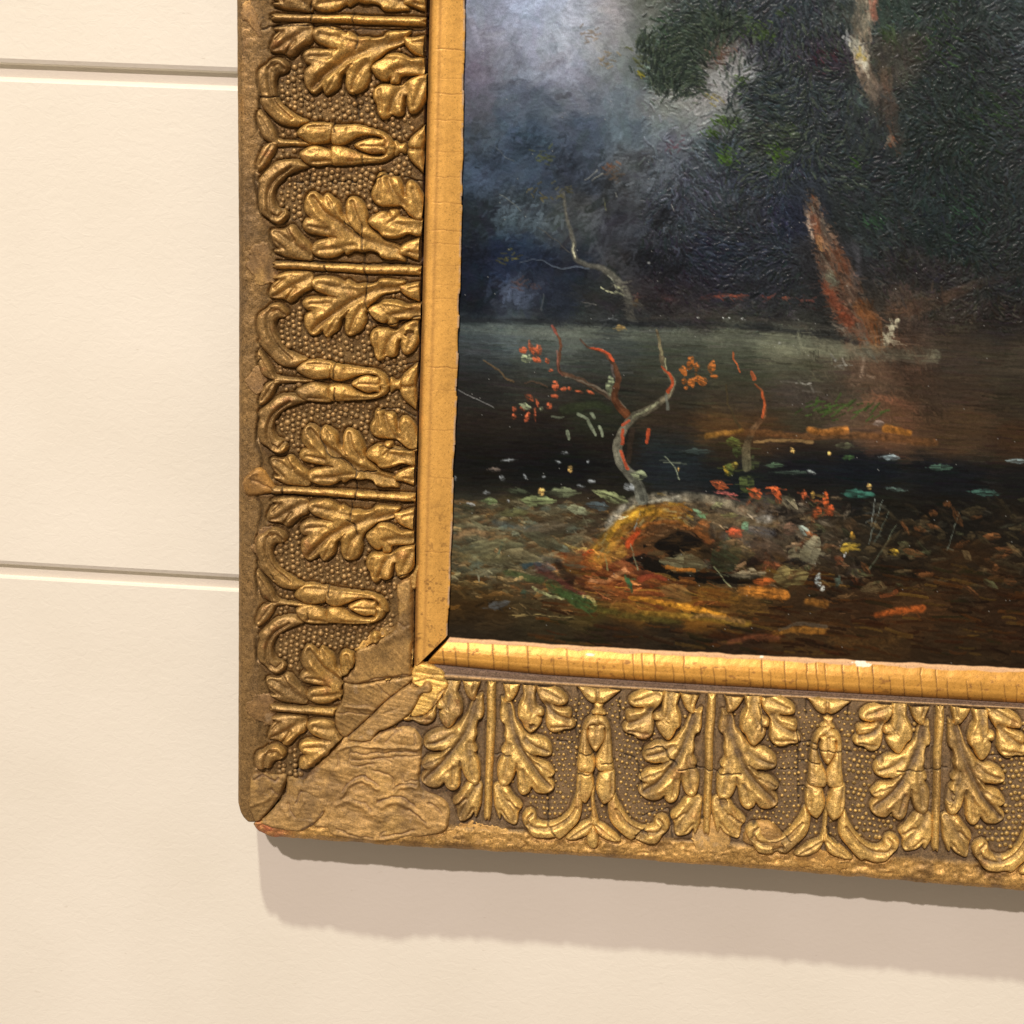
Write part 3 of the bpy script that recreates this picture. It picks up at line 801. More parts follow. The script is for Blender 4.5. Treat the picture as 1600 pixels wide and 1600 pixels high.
for i in range(len(PLAN)):
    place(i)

# ------------------------------------------------------------------ beaded ground between the leaves
def beads(rail, maps, r0, gold, seed):
    S, V = np.meshgrid(np.arange(8, 176, 8.2), np.arange(14, 236, 9.0))
    rs = np.random.RandomState(seed)
    polys = []
    free = np.full(S.shape, True)
    def prep(S, V):
        d = np.full(S.shape, -99.0)
        for k, (gs, gv, h, sd, w) in ORN.items():
            i = np.round((V - gv[0, 0]) / 1.15).astype(int); j = np.round((S - gs[0, 0]) / 1.15).astype(int)
            ok = (i >= 0) & (j >= 0) & (i < gs.shape[0]) & (j < gs.shape[1])
            d[ok] = np.maximum(d[ok], sd[i[ok], j[ok]])
        return d
    # unit bead: a dome of three rings
    ring = []; faces = []
    N = 8
    for z, r in ((-0.25, 1.02), (0.35, 0.92), (0.75, 0.58)):
        for k in range(N):
            a = 2 * math.pi * k / N
            ring.append((r * math.cos(a), r * math.sin(a), z))
    ring.append((0, 0, 1.0))
    for q in range(2):
        for k in range(N):
            faces.append((q * N + k, q * N + (k + 1) % N, (q + 1) * N + (k + 1) % N))
            faces.append((q * N + k, (q + 1) * N + (k + 1) % N, (q + 1) * N + k))
    for k in range(N):
        faces.append((2 * N + k, 2 * N + (k + 1) % N, 3 * N))
    ring = np.array(ring); faces = np.array(faces)
    VV, FF, CC, GG = [], [], [], []
    nb = 0
    for fm, lim in maps:
        s = S + rs.normal(0, 1.0, S.shape) + 4.3 * (np.arange(S.shape[0]) % 2)[:, None]
        # rows bend with the scroll
        v = V + rs.normal(0, 0.9, S.shape) + 12 * np.sin(s / 55.0)
        d = prep(s, v)
        ok = (rs.rand(*s.shape) > 0.05) & (d < -3.0) & (s < 172) & (s > 14) & (v < 234) & ~((s < 34) & (v < 170)) & ~((s < 64) & (v > 165))
        x, y = fm(s[ok], v[ok])
        cv = covered(x, y)
        k = (cv < -3) & (x < RIGHTX - 12) & (y > TOP + 8)
        if lim is not None:
            k &= lim(x, y)
        x, y = x[k], y[k]
        if len(x) == 0:
            continue
        pos = surf(x, y, prof(v_of(x, y)))
        r = r0(x, y) * np.clip(rs.normal(1, 0.17, len(x)), 0.4, 1.4)
        hgt = r * rs.uniform(0.6, 0.95, len(x))
        b = ring[None] * np.stack([r, r, hgt], -1)[:, None, :]
        pts = pos[:, None, :] + np.stack([b[..., 0], -b[..., 2], b[..., 1]], -1) * U
        VV.append(pts.reshape(-1, 3))
        FF.append((faces[None] + (nb + np.arange(len(x)))[:, None, None] * len(ring)).reshape(-1, 3))
        nb += len(x)
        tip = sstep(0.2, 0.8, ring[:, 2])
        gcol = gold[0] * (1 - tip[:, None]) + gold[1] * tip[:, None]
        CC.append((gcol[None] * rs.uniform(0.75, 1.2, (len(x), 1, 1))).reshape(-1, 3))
        GG.append(np.tile(0.3 + 0.6 * tip, len(x)))
    o = mesh_obj('beads', np.vstack(VV), np.vstack(FF), M_GILT, rail, np.vstack(CC), np.concatenate(GG))
    o['kind'] = 'stuff'
    print('beads', nb)
beads(RAIL_L, [(map_left(a, b), None) for a, b in ((30, -150), (30, 227), (418, 227), (418, 597), (771, 597), (771, 946), (1112, 946))] + [(map_left(1112, 1285), lambda x, y: y < 1212)],
      lambda x, y: 4.0 + 0 * x, (UMBER_L * 0.85, BRONZE * 1.2), 3)
beads(RAIL_B, [(map_bottom(a, b), None) for a, b in BT[1:]], lambda x, y: 2.7 + 0.9 * sstep(1250, 1400, x), (UMBER, GOLD_B * 0.72), 4)

# ------------------------------------------------------------------ putty and other repairs, built over the traced outlines
def patch(name, outline, rail, H, w, texture, colour, gilt=0.75, label=None, sp=1.25, jag=0.8):
    poly = smooth_poly(outline, 3)
    lo = poly.min(0) - 4; hi = poly.max(0) + 4
    X, Y = np.meshgrid(np.arange(lo[0], hi[0], sp), np.arange(lo[1], hi[1], sp))
    sd = sdist(X, Y, poly) + jag * fbm(X, Y, 7, 3, 91)
    e = np.clip(sd / w, 0, 1)
    tx, dark = texture(X, Y, sd)
    rel = np.where(sd > 0, H * np.sqrt(1 - (1 - e) ** 2) + tx * np.clip(sd / 3, 0, 1), 2.2 * sd)
    P = surf(X, Y, prof(v_of(X, Y)))
    P[..., 1] -= rel * U
    c = colour * np.ones(X.shape + (3,)) * (1 + 0.24 * fbm(X, Y, 30, 4, 92) + 0.12 * fbm(X, Y, 6, 2, 93))[..., None]
    c = mixc(c, lin((116, 92, 62)), 0.5 * sstep(0.1, 0.8, fbm(X, Y, 44, 4, 191)))
    c = mixc(c, lin((204, 164, 96)), 0.5 * sstep(0.3, 0.9, fbm(X, Y, 36, 4, 192)))
    c = mixc(c, lin((172, 148, 116)), 0.4 * sstep(0.72, 0.9, fbm(X, Y, 20, 4, 193)))
    c = mixc(c, lin((120, 98, 84)), 0.55 * np.clip(dark, 0, 1))
    c = mixc(c, DARK, np.clip(dark - 0.9, 0, 1))
    g = np.clip(gilt - 0.4 * np.clip(dark, 0, 1), 0, 1)
    o = grid_obj(name, P, M_PUTTY, rail, sd > -2.6, c, g)
    if label: o['label'] = label
    return o
def lines_tex(lines, base):
    def f(X, Y, sd):
        t, dk = base(X, Y, sd)
        wx = X + 2 * fbm(X, Y, 14, 2, 94); wy = Y + 2 * fbm(X, Y, 14, 2, 95)
        for pl, wd, amp, dark in lines:
            q = smooth_poly(pl, 3, False) if len(pl) > 2 else np.array(pl, float)
            d, _ = ldist(wx, wy, q)
            k = np.exp(-(d / wd) ** 2)
            t = t + amp * k; dk = np.maximum(dk, dark * k)
        return t, dk
    return f
def brushed(ang, amp=0.5, sc=3.0):
    ca, sa = math.cos(ang), math.sin(ang)
    def f(X, Y, sd):
        a = X * ca + Y * sa; b = -X * sa + Y * ca
        return amp * fbm(a, b, sc, 2, 96, (0.16, 1)) + 1.0 * fbm(X, Y, 30, 2, 97), np.zeros(X.shape)
    return f
def lumpy(amp, ang=0.3):
    br = brushed(ang, 0.35, 3.2)
    def f(X, Y, sd):
        t, d = br(X, Y, sd)
        n = fbm(X, Y, 30, 3, 98, (0.8, 1.3))
        r = 1 - np.abs(fbm(X, Y, 20, 3, 99, (0.6, 1.3)))
        return t + amp * (1.0 * n + 0.5 * (r - 0.6)), 0.35 * sstep(0.3, 0.9, -n) + d
    return f
PUT = lin((164, 130, 78))
Z5 = lambda p: zp(520, 880, 5.333, p)
Z6 = lambda p: zp(520, 1130, 6.667, p)
Z4 = lambda p: zp(365, 1150, 8, p)
patch('putty_fill', Q1, RAIL_L, 7.5, 6, lines_tex([(Z5([(640, 500), (600, 520), (560, 480)]), 2, -2, .4), (Z5([(650, 150), (620, 400), (640, 520)]), 4, 2.5, 0), (Z5([(220, 1000), (430, 940), (620, 930)]), 1.6, -3.0, .8), (Z5([(600, 560), (450, 640)]), 5, 1.5, 0)], brushed(0.9, 0.55)), PUT, 0.8, 'smooth putty repair beside the liner')
patch('putty_fill', Q2, RAIL_L, 7, 5, lines_tex([(Z5([(120, 1185), (250, 1185), (360, 1210)]), 3.2, 3.0, 0), (Z5([(60, 1245), (200, 1240), (320, 1255)]), 1.3, -2.2, .6), (Z5([(140, 1172), (240, 1170), (380, 1195)]), 1.2, -1.6, .5), (Z5([(380, 1010), (470, 1090), (500, 1110)]), 1.2, -1.4, .5)], brushed(0.5, 0.6)), PUT * 0.97, 0.8)
patch('putty_strip', Q3, RAIL_L, 9, 5, lines_tex([(Z5([(120, 1440), (300, 1285), (480, 1110), (640, 998)]), 1.4, -7, 1.3), (Z5([(430, 1240), (560, 1190)]), 2, -1.5, .3), (Z5([(780, 1010), (800, 1030)]), 8, 3, 0)], brushed(0.15, 0.5)), PUT * 1.02, 0.8)
patch('gold_flake', Q4, RAIL_B, 4.5, 4, lines_tex([(Z5([(690, 905), (900, 930)]), 1.6, -1.5, .3), (Z5([(690, 985), (780, 960), (930, 985)]), 1.6, -2, .4), (Z5([(940, 1040), (870, 1130), (800, 1240)]), 1.3, -3, 1.2), (Z5([(800, 1240), (700, 1270)]), 1.2, -2, .8)], brushed(0.2, 0.7)), lin((226, 184, 100)), 0.95)
patch('putty_lump', Q5, RAIL_B, 6, 6, lines_tex([
    (Z6([(90, 740), (170, 650), (250, 590), (330, 575), (480, 655)]), 3.4, 4.0, 0), (Z6([(100, 690), (240, 565), (330, 545), (490, 640)]), 1.5, -3.5, 1.0), (Z6([(640, 720), (720, 655), (870, 660)]), 3, 2.5, 0), (Z6([(640, 680), (720, 628), (870, 640)]), 1.4, -3, .8),
    (Z6([(460, 815), (560, 765), (720, 760), (860, 850)]), 1.5, -3.5, 1.0), (Z6([(500, 850), (640, 800), (760, 830), (900, 930), (1000, 1045)]), 4, 3.5, 0), (Z6([(40, 840), (150, 800), (280, 830), (400, 930)]), 4, 3, 0), (Z6([(230, 790), (330, 830), (400, 900)]), 1.5, -2.5, .8),
    (Z6([(1000, 830), (1070, 860), (1130, 930)]), 1.8, -3, .7), (Z6([(800, 890), (880, 950), (980, 1020)]), 1.8, -2.5, .7), (Z6([(60, 300), (60, 420)]), 1.6, -2.5, .6), (Z6([(185, 270), (190, 430), (430, 420), (420, 370), (900, 330)]), 1.6, -2.2, .6), (Z6([(60, 270), (180, 215), (500, 225), (900, 250)]), 2.4, 3.0, 0), (Z6([(190, 300), (500, 300), (880, 280)]), 1.5, -2.6, .6), (Z6([(200, 370), (420, 365), (600, 390)]), 1.5, -1.8, .5), (Z6([(430, 480), (600, 540), (640, 640)]), 1.5, -2.2, .5), (Z6([(720, 540), (740, 600), (880, 590)]), 1.5, -2.2, .5),
    (Z6([(430, 170), (560, 70), (720, 70)]), 1.5, -2.5, .8), (Z6([(560, 180), (680, 70)]), 1.3, -2, .8), (Z6([(860, 100), (860, 200)]), 1.2, -2, .7), (Z6([(560, 1120), (500, 1180), (700, 1150), (850, 1090)]), 1.6, -2.5, .7), (Z6([(50, 1090), (200, 1140), (420, 1190)]), 1.8, -2, .6)],
    lumpy(2.6)), PUT * 1.08, 0.8, 'wrinkled putty repair across the mitre')
patch('putty_lump', Q6, RAIL_L, 5.5, 5, lines_tex([(Z4([(270, 540), (370, 470), (500, 560), (560, 520)]), 1.6, -3, 1.0), (Z4([(480, 640), (520, 720), (560, 740)]), 1.6, -2.5, .7), (Z4([(230, 860), (380, 820), (500, 700)]), 3, 2.0, 0)], lumpy(1.6, 0.05)), PUT * 0.85, 0.6, 'cracked putty at the corner of the side rail')
patch('putty_lump', Q7, RAIL_B, 5.5, 4, lines_tex([(Z4([(1000, 570), (900, 640), (830, 720), (790, 810)]), 1.8, -4, 1.0), (Z4([(680, 830), (720, 940), (760, 1000)]), 1.8, -3, .7), (Z4([(600, 860), (680, 980)]), 3, 2.0, 0), (Z4([(1040, 740), (1140, 800), (1160, 850)]), 1.3, -2.5, .9), (Z4([(800, 960), (900, 780)]), 2, 1.8, 0), (Z4([(850, 1170), (1000, 1100), (1130, 960)]), 1.3, -3, 1.0)], lumpy(1.4, 0.05)), PUT * 0.9, 0.6, 'putty chunk at the left end of the lower rail')
patch('putty_lump', Z4([(1150, 850), (1210, 900), (1270, 1010), (1240, 1090), (1180, 1140), (1010, 1110), (1130, 970)]), RAIL_B, 5, 4, lumpy(2.2), PUT * 1.05, 0.7)
flat = brushed(1.2, 0.35, 4)
for q, rl, cc in (([(378, 8), (388, 2), (400, 20), (407, 40), (408, 57), (398, 50), (388, 38), (377, 28)], RAIL_L, lin((186, 142, 84))),
                  ([(385, 410), (395, 385), (415, 379), (425, 400), (431, 420), (430, 440), (405, 447), (398, 430)], RAIL_L, lin((150, 116, 74))),
                  ([(384, 590), (395, 578), (408, 570), (415, 590), (410, 612), (400, 615), (386, 600)], RAIL_L, lin((152, 118, 76))),
                  ([(395, 845), (410, 825), (425, 822), (433, 835), (425, 850), (420, 868), (400, 870)], RAIL_L, lin((150, 112, 66))),
                  ([(385, 1105), (398, 1087), (420, 1084), (428, 1100), (427, 1132), (405, 1127), (392, 1118)], RAIL_L, lin((138, 104, 62))),
                  ([(1080, 1305), (1095, 1285), (1115, 1278), (1135, 1300), (1140, 1320), (1125, 1340), (1105, 1347), (1090, 1330)], RAIL_B, lin((196, 156, 92))),
                  ([(700, 1300), (730, 1285), (770, 1290), (800, 1300), (820, 1318), (800, 1326), (740, 1320), (704, 1316)], RAIL_B, lin((198, 156, 90))),
                  ([(1240, 1340), (1270, 1328), (1300, 1335), (1330, 1348), (1320, 1358), (1280, 1356), (1245, 1352)], RAIL_B, lin((190, 146, 78)))):
    patch('putty_smear', q, rl, 1.3, 1.5, lumpy(0.5, 1.2), (cc + BRONZE) * 0.48 if rl is RAIL_L else cc * 0.9, 0.7, jag=3.5)
patch('putty_lump', [(378, 755), (388, 742), (402, 731), (414, 736), (424, 750), (431, 766), (402, 773), (385, 772)], RAIL_L, 6, 6, lines_tex([([(425, 762), (395, 748)], 2, -2, .3), ([(388, 745), (402, 738)], 2.5, 2, 0)], flat), lin((172, 128, 66)), 0.8)
patch('putty_lump', [(1160, 1312), (1170, 1290), (1200, 1282), (1225, 1305), (1232, 1318), (1205, 1328), (1180, 1322)], RAIL_B, 6, 6, lumpy(2.5), lin((168, 130, 74)), 0.7)
patch('gold_flake', [(630, 905), (645, 896), (655, 880), (652, 905), (648, 920), (632, 915)], RAIL_L, 3, 3, lumpy(1.2), GOLD_L, 0.9)
patch('gold_flake', zp(520, 880, 5.333, [(180, 720), (260, 640), (360, 560), (480, 510), (520, 560), (430, 620), (300, 700), (220, 730)]), RAIL_L, 2.5, 3, lumpy(2.4, 1.0), GOLD_L * 1.05, 0.9)

# ------------------------------------------------------------------ the painting
PX0, PX1, PY0, PY1, PSP = 688.0, RIGHTX, TOP, 1052.0, 1.55
def painting():
    xs = np.arange(PX0, PX1 + PSP, PSP); ys = np.arange(PY0, PY1 + PSP, PSP)
    X, Y = np.meshgrid(xs, ys)
    ny, nx = X.shape
    K = """
740,-120,150,155,178 850,-120,178,186,205 980,-120,182,182,188 1090,-110,120,126,120 1200,-120,52,58,58 1330,-120,58,64,60 1500,-120,46,54,52 1680,-120,60,66,66
740,-50,146,150,172 850,-50,172,182,204 960,-50,178,176,180 1060,-50,90,96,88 1170,-50,50,55,56 1290,-50,54,60,60 1480,-50,48,56,52 1640,-50,56,62,62
740,10,138,143,162 830,15,165,175,200 900,30,172,178,194 960,20,168,163,168 1010,5,90,94,86 1080,20,60,68,66 1150,30,48,52,55 1250,30,50,55,60 1320,30,60,65,62 1390,20,50,60,55 1480,20,46,52,50 1600,10,52,58,58
740,60,138,138,153 820,60,160,165,185 880,70,165,170,185 940,60,150,150,155 985,60,118,122,118 1030,70,52,62,55 1060,90,55,68,60 1120,80,84,72,64 1200,80,50,52,58 1300,80,50,46,52 1400,80,60,58,52 1500,90,42,46,46 1640,90,50,54,56
740,110,110,105,120 800,110,125,130,145 880,115,148,150,168 960,110,130,135,140 1000,110,92,98,94 1040,120,52,62,54 1145,100,150,150,150 1110,140,132,130,128 1080,165,128,126,122 1200,150,45,52,54 1280,150,50,55,58 1480,160,40,46,44 1640,170,46,50,50
740,160,88,88,100 820,160,86,95,110 900,150,102,108,120 980,150,106,116,126 1040,165,130,130,124 1080,190,135,140,140 1120,190,96,100,98
740,210,70,80,92 820,210,60,75,92 900,210,66,76,90 980,200,86,98,108 1040,200,112,122,130 1060,235,85,90,98 1120,225,50,58,62 1200,220,55,60,55 1300,220,42,46,48 1480,230,36,42,40 1640,250,44,48,48
740,270,60,72,90 820,260,62,74,92 900,260,55,62,75 980,260,72,75,78 1040,270,68,73,80 1090,290,60,64,72 1160,280,50,55,62 1240,280,45,50,58 1330,280,40,44,46 1450,300,36,42,42
740,330,38,45,52 820,330,62,72,80 900,330,68,70,72 980,320,55,58,62 1040,320,52,56,64 1160,340,45,48,52 1230,340,38,42,55 1350,340,40,45,45 1480,370,34,40,40 1640,360,40,44,44
740,365,27,33,40 800,360,50,60,64 880,350,60,66,70 960,350,48,50,56 1030,355,48,52,58 740,420,24,29,41 800,390,34,47,72 770,410,28,38,58 850,430,30,38,55 900,420,30,34,44 960,420,45,45,48 1030,420,32,34,40 1120,400,36,40,50 1200,400,38,42,48 1280,400,45,45,48 1440,430,40,38,38 1600,440,36,38,38
740,465,20,24,32 805,462,55,62,76 830,440,44,48,58 870,460,32,38,50 930,460,42,44,42 1000,460,44,38,40 1050,455,40,36,40 1110,450,34,34,40 1200,450,34,36,40 1280,455,38,38,40 1420,480,54,48,42 1600,500,40,36,34
740,495,22,26,32 850,494,28,32,40 950,492,35,36,38 1030,490,44,42,42 1100,488,52,48,46 1200,492,44,44,43 1290,505,40,40,38
740,516,75,85,88 800,518,92,102,104 850,522,106,113,106 900,522,95,100,92 960,522,70,78,75 1030,524,65,70,62 1150,534,86,89,75 1230,545,112,112,92 1310,552,110,105,85 1450,560,60,50,42 1600,560,60,52,42
740,540,60,66,68 850,542,74,80,76 950,545,62,66,62 1050,545,66,69,60 1150,555,70,72,60
740,565,42,45,46 850,565,56,61,57 950,562,55,58,53 1050,570,56,58,48 1150,585,54,55,43 1250,580,66,64,50 1350,580,92,70,54 1450,610,58,46,36 1620,620,50,42,32
740,610,37,36,34 850,610,46,43,38 950,612,42,41,35 1050,620,47,44,36 1150,620,60,52,41 1250,612,68,59,53 1310,600,60,54,44
740,660,38,32,27 850,660,35,30,26 940,650,38,40,30 1050,660,50,40,30 1130,668,82,58,34 1200,680,72,50,32 1250,655,60,54,40 1340,650,88,70,54 1390,670,96,66,46 1480,680,70,52,36 1620,690,60,42,28
740,700,24,21,19 850,698,22,20,19 950,690,28,25,21 1050,700,34,38,38 1150,705,44,36,26 1250,700,40,32,26
740,735,17,17,17 850,735,15,16,18 920,740,16,18,20 1050,720,28,34,38 1150,735,20,25,28 1250,725,17,21,27 1350,735,18,22,27 1480,740,20,22,25 1620,740,22,22,22
740,765,32,30,25 850,765,26,27,22 950,760,28,27,22 1250,765,22,22,22 1350,790,24,24,22 1480,800,22,20,17 1620,820,26,22,18
740,800,72,67,52 800,802,74,62,42 870,802,70,58,42 930,795,60,48,35 740,860,88,82,58 800,860,88,79,58 850,845,70,62,46 890,870,96,64,36
740,905,62,46,24 800,900,72,57,34 860,900,78,54,40 920,920,108,55,26 980,915,118,60,34 1030,925,84,48,28 1090,905,60,44,26 1150,900,62,48,30 1220,905,70,48,26 1300,900,40,30,21 1400,880,28,22,16 1500,900,44,30,18 1640,920,40,28,17
740,950,55,38,18 850,950,62,50,30 930,945,72,62,28 1000,942,128,84,30 1080,948,128,80,26 1150,940,86,58,26 1250,950,52,36,22 1350,945,52,34,20 1420,950,62,40,22 1600,960,46,30,18
740,990,40,32,22 850,988,44,37,24 950,990,40,29,20 1050,1000,38,30,21 1150,1000,44,30,20 1250,985,58,40,22 1350,1010,54,37,20 1500,1020,46,32,19 1660,1030,40,28,17 800,1040,30,24,16 1100,1045,30,22,15 1500,1050,36,26,16
1200,815,90,80,72 1270,850,70,60,46 1250,790,40,34,28 1320,850,40,34,26 1380,800,26,24,20
"""
    K = np.array([[float(v) for v in t.split(',')] for t in K.split()])
    # coarse weighted average of the noted colours, then enlarged
    cx = np.arange(PX0, PX1 + 8, 6.0); cy = np.arange(PY0, PY1 + 8, 6.0)
    GX, GY = np.meshgrid(cx, cy)
    num = np.zeros(GX.shape + (3,)); den = np.zeros(GX.shape)
    for x, y, r, g, b in K:
        d2 = ((GX - x) / 1.35) ** 2 + (GY - y) ** 2
        w = np.exp(-d2 / (2 * 17.0 ** 2)) + 3e-3 * np.exp(-d2 / (2 * 60.0 ** 2)) + 1e-7 / (1 + d2)
        num += w[..., None] * np.array([r, g, b]); den += w
    base = num / den[..., None]
    fx = (X - PX0) / 6.0 ; fy = (Y - PY0) / 6.0
    wx = fx + 1.6 * fbm(X, Y, 30, 4, 201); wy = fy + 1.6 * fbm(X, Y, 30, 4, 202)
    wx = np.clip(wx, 0, len(cx) - 1.001); wy = np.clip(wy, 0, len(cy) - 1.001)
    xi = wx.astype(int); yi = wy.astype(int); ax = (wx - xi)[..., None]; ay = (wy - yi)[..., None]
    C = (base[yi, xi] * (1 - ax) + base[yi, xi + 1] * ax) * (1 - ay) + (base[yi + 1, xi] * (1 - ax) + base[yi + 1, xi + 1] * ax) * ay
    Hh = np.zeros(X.shape)
    B0 = C.copy()
    rs = np.random.RandomState(12)
    def box_(x0, x1, y0, y1):
        i0 = max(0, int((y0 - PY0) / PSP)); i1 = min(ny, int((y1 - PY0) / PSP) + 2)
        j0 = max(0, int((x0 - PX0) / PSP)); j1 = min(nx, int((x1 - PX0) / PSP) + 2)
        return (slice(i0, i1), slice(j0, j1)) if i1 > i0 and j1 > j0 else None
    def dab(x, y, L, w, ang, col, alpha=0.7, hg=0.5, bend=0.0):
        """one short touch of the brush"""
        R = L / 2 + w + 2
        b = box_(x - R, x + R, y - R, y + R)
        if b is None: return
        dx = X[b] - x; dy = Y[b] - y
        ca, sa = math.cos(ang), math.sin(ang)
        a = dx * ca + dy * sa; p = -dx * sa + dy * ca + bend * a * a / max(L, 1)
        q = np.clip(1 - (np.maximum(np.abs(a) - L / 2, 0) / max(w * 1.2, .6)) ** 2 - (p / w) ** 2, 0, 1)
        m = np.clip(q * 2.2, 0, 1) * alpha
        C[b] = C[b] * (1 - m[..., None]) + np.asarray(col, float) * m[..., None]
        Hh[b] = np.maximum(Hh[b] * (1 - 0.6 * m), hg * q) if hg else Hh[b]
    def at(x, y):
        i = min(max(int((y - PY0) / PSP), 0), ny - 1); j = min(max(int((x - PX0) / PSP), 0), nx - 1)
        return B0[i, j]
    angf = fbm(X, Y, 150, 2, 205)
    def field(x, y):
        i = min(max(int((y - PY0) / PSP), 0), ny - 1); j = min(max(int((x - PX0) / PSP), 0), nx - 1)
        return angf[i, j]
    # --- sky and distance: soft short hairs of paint
    for k in range(9000):
        x = rs.uniform(PX0, 1130); y = rs.uniform(PY0, 500)
        c = at(x, y)
        lum = c.mean()
        f = rs.normal(1, 0.10 if lum > 80 else 0.16)
        if k % 5 == 0:
            dab(x, y, rs.uniform(14, 34), rs.uniform(4, 10), -.6 + 2.2 * field(x, y) + rs.normal(0, .8), c * (1 + (f - 1) * 1.3) + rs.normal(0, 2, 3), rs.uniform(.25, .5), 0)
        else:
            dab(x, y, rs.uniform(3, 11), rs.uniform(1.0, 2.4), -.8 + 2.2 * field(x, y) + rs.normal(0, .7), c * f + rs.normal(0, 2, 3), rs.uniform(.15, .4), rs.uniform(.2, .6))
    # --- foliage: thick short ridges that swirl
    for k in range(21000):
        x = rs.uniform(1000, PX1); y = rs.uniform(PY0, 520)
        edge = 1010 + (30 if y < 40 else 0) + (60 if 160 < y < 250 else 0)
        if x < edge and rs.rand() < .8: continue
        c = at(x, y)
        if c.mean() > 100 and rs.rand() < .6: continue
        u = rs.rand()
        if c.mean() > 85: f = rs.normal(1, .12)
        elif u < .5: f = rs.uniform(.6, .88)
        elif u < .93: f = rs.uniform(.92, 1.2)
        else: f = rs.uniform(1.25, 1.6)
        col = c * f * 1.12 + rs.normal(0, 2.5, 3)
        dab(x, y, rs.uniform(5, 14), rs.uniform(1.0, 2.3), 0.25 + 2.2 * field(x, y) + rs.normal(0, .5), col, .7, rs.uniform(.4, 1.5), rs.normal(0, .3))
    for (x0, y0, sx, sy, n, col) in ((1180, 45, 14, 12, 34, (78, 100, 50)), (1200, 58, 12, 6, 16, (70, 92, 44)), (1155, 130, 9, 9, 22, (84, 112, 52)), (1138, 190, 13, 9, 30, (78, 108, 40)), (1115, 208, 10, 4, 14, (72, 98, 44)), (1138, 245, 10, 14, 36, (82, 116, 44)), (1215, 238, 13, 10, 34, (80, 112, 42)), (1205, 268, 8, 6, 12, (68, 92, 44)), (1232, 205, 14, 8, 18, (70, 88, 52)), (1334, 257, 7, 5, 10, (62, 92, 42)), (1365, 345, 13, 8, 20, (62, 96, 66)), (1385, 55, 7, 7, 14, (70, 90, 52)), (1000, 80, 10, 20, 20, (92, 96, 60)), (1003, 117, 4, 3, 6, (150, 140, 50)), (1040, 60, 14, 26, 50, (58, 80, 58)), (1050, 110, 22, 22, 50, (52, 76, 52)), (1225, 20, 8, 8, 10, (74, 90, 60)), (1110, 152, 10, 6, 10, (170, 150, 70)), (1290, 90, 20, 16, 24, (92, 52, 60)), (1125, 85, 14, 10, 24, (110, 80, 66)), (1340, 150, 12, 22, 30, (84, 100, 92)), (1470, 60, 30, 40, 50, (62, 84, 52)), (1560, 180, 40, 40, 60, (58, 80, 50)), (1500, 330, 30, 30, 30, (54, 82, 60)), (1650, 40, 30, 50, 40, (66, 86, 60))):
        for k in range(n):
            dab(x0 + rs.normal(0, sx * .8), y0 + rs.normal(0, sy * .8), rs.uniform(6, 13), rs.uniform(1.1, 1.9), .55 + rs.normal(0, .3), np.array(col) * rs.uniform(.5, 1.05), .6, rs.uniform(.6, 1.2))
    # --- water and meadow: level strokes
    for k in range(5200):
        x = rs.uniform(PX0, PX1); y = rs.uniform(500, 800)
        c = at(x, y)
        dab(x, y, rs.uniform(14, 46), rs.uniform(1.0, 2.2), 0.06 + rs.normal(0, .05), c * rs.normal(1, .16) + rs.normal(0, 2, 3), rs.uniform(.3, .6), .3)
    # --- foreground: broader broken strokes in earths and greens
    pal = np.array([(120, 86, 44), (88, 84, 56), (140, 110, 64), (60, 44, 26), (104, 60, 30), (74, 82, 60), (44, 34, 22), (96, 92, 72), (150, 100, 46)])
    for k in range(2600):
        x = rs.uniform(PX0, PX1); y = rs.uniform(785, 1050)
        c = at(x, y)
        low = y > 930
        p = pal[rs.randint(len(pal))]
        mixp = rs.uniform(0, .4) * (0.35 if low else 1.0) * (c.mean() / 60.0 if c.mean() < 60 else 1)
        col = c * (1 - mixp) + p * mixp
        ang = 0.06 + rs.normal(0, .08) if low else (rs.normal(-.05, .4) if x < 900 else rs.normal(.15, .4))
        dab(x, y, rs.uniform(8, 34), rs.uniform(1.3, 3.8), ang, col * rs.normal(1, .16), rs.uniform(.4, .8), rs.uniform(.3, .7), rs.normal(0, .3))
    def stroke(pts, w0, w1, col, alpha=.9, hg=.8, grain=.14, soft=1.0, vary=0.0, col2=None, fade=0.0):
        """a drawn line of paint that swells from w0 to w1"""
        q = smooth_poly(pts, 5, False) if len(pts) > 2 else np.array(pts, float)
        W = max(w0, w1) + 4
        b = box_(q[:, 0].min() - W, q[:, 0].max() + W, q[:, 1].min() - W, q[:, 1].max() + W)
        if b is None: return
        xx = X[b] + 1.2 * fbm(X[b], Y[b], 10, 2, 211); yy = Y[b] + 1.2 * fbm(X[b], Y[b], 10, 2, 212)
        d, t = ldist(xx, yy, q)
        w = (w0 + (w1 - w0) * t) / 2
        m = np.clip((w - d) / soft + .5, 0, 1) * alpha
        if fade: m = m * np.clip((1 - t) / fade, 0, 1) * np.clip(t / (fade * .5), 0, 1)
        c = np.asarray(col, float) * np.ones(d.shape + (3,))
        if col2 is not None:
            c = mixc(c, np.asarray(col2, float), t)
        Ln = np.hypot(*np.diff(q, axis=0).T).sum()
        bri = fbm(d * 1.0, t * Ln, 3.2, 2, int(abs(pts[0][1])) % 91, (1.2, .12))
        gr = .97 + grain * fbm(xx, yy, 5, 3, int(abs(pts[0][0])) % 97) + vary * fbm(xx, yy, 16, 2, 213) + .12 * bri
        if w0 + w1 > 26: m = m * np.clip(.85 + .5 * bri, 0, 1)
        C[b] = C[b] * (1 - m[..., None]) + c * gr[..., None] * m[..., None]
        Hh[b] = Hh[b] * (1 - m) + hg * m * np.sqrt(np.clip(1 - (d / np.maximum(w, .5)) ** 2, 0, 1))
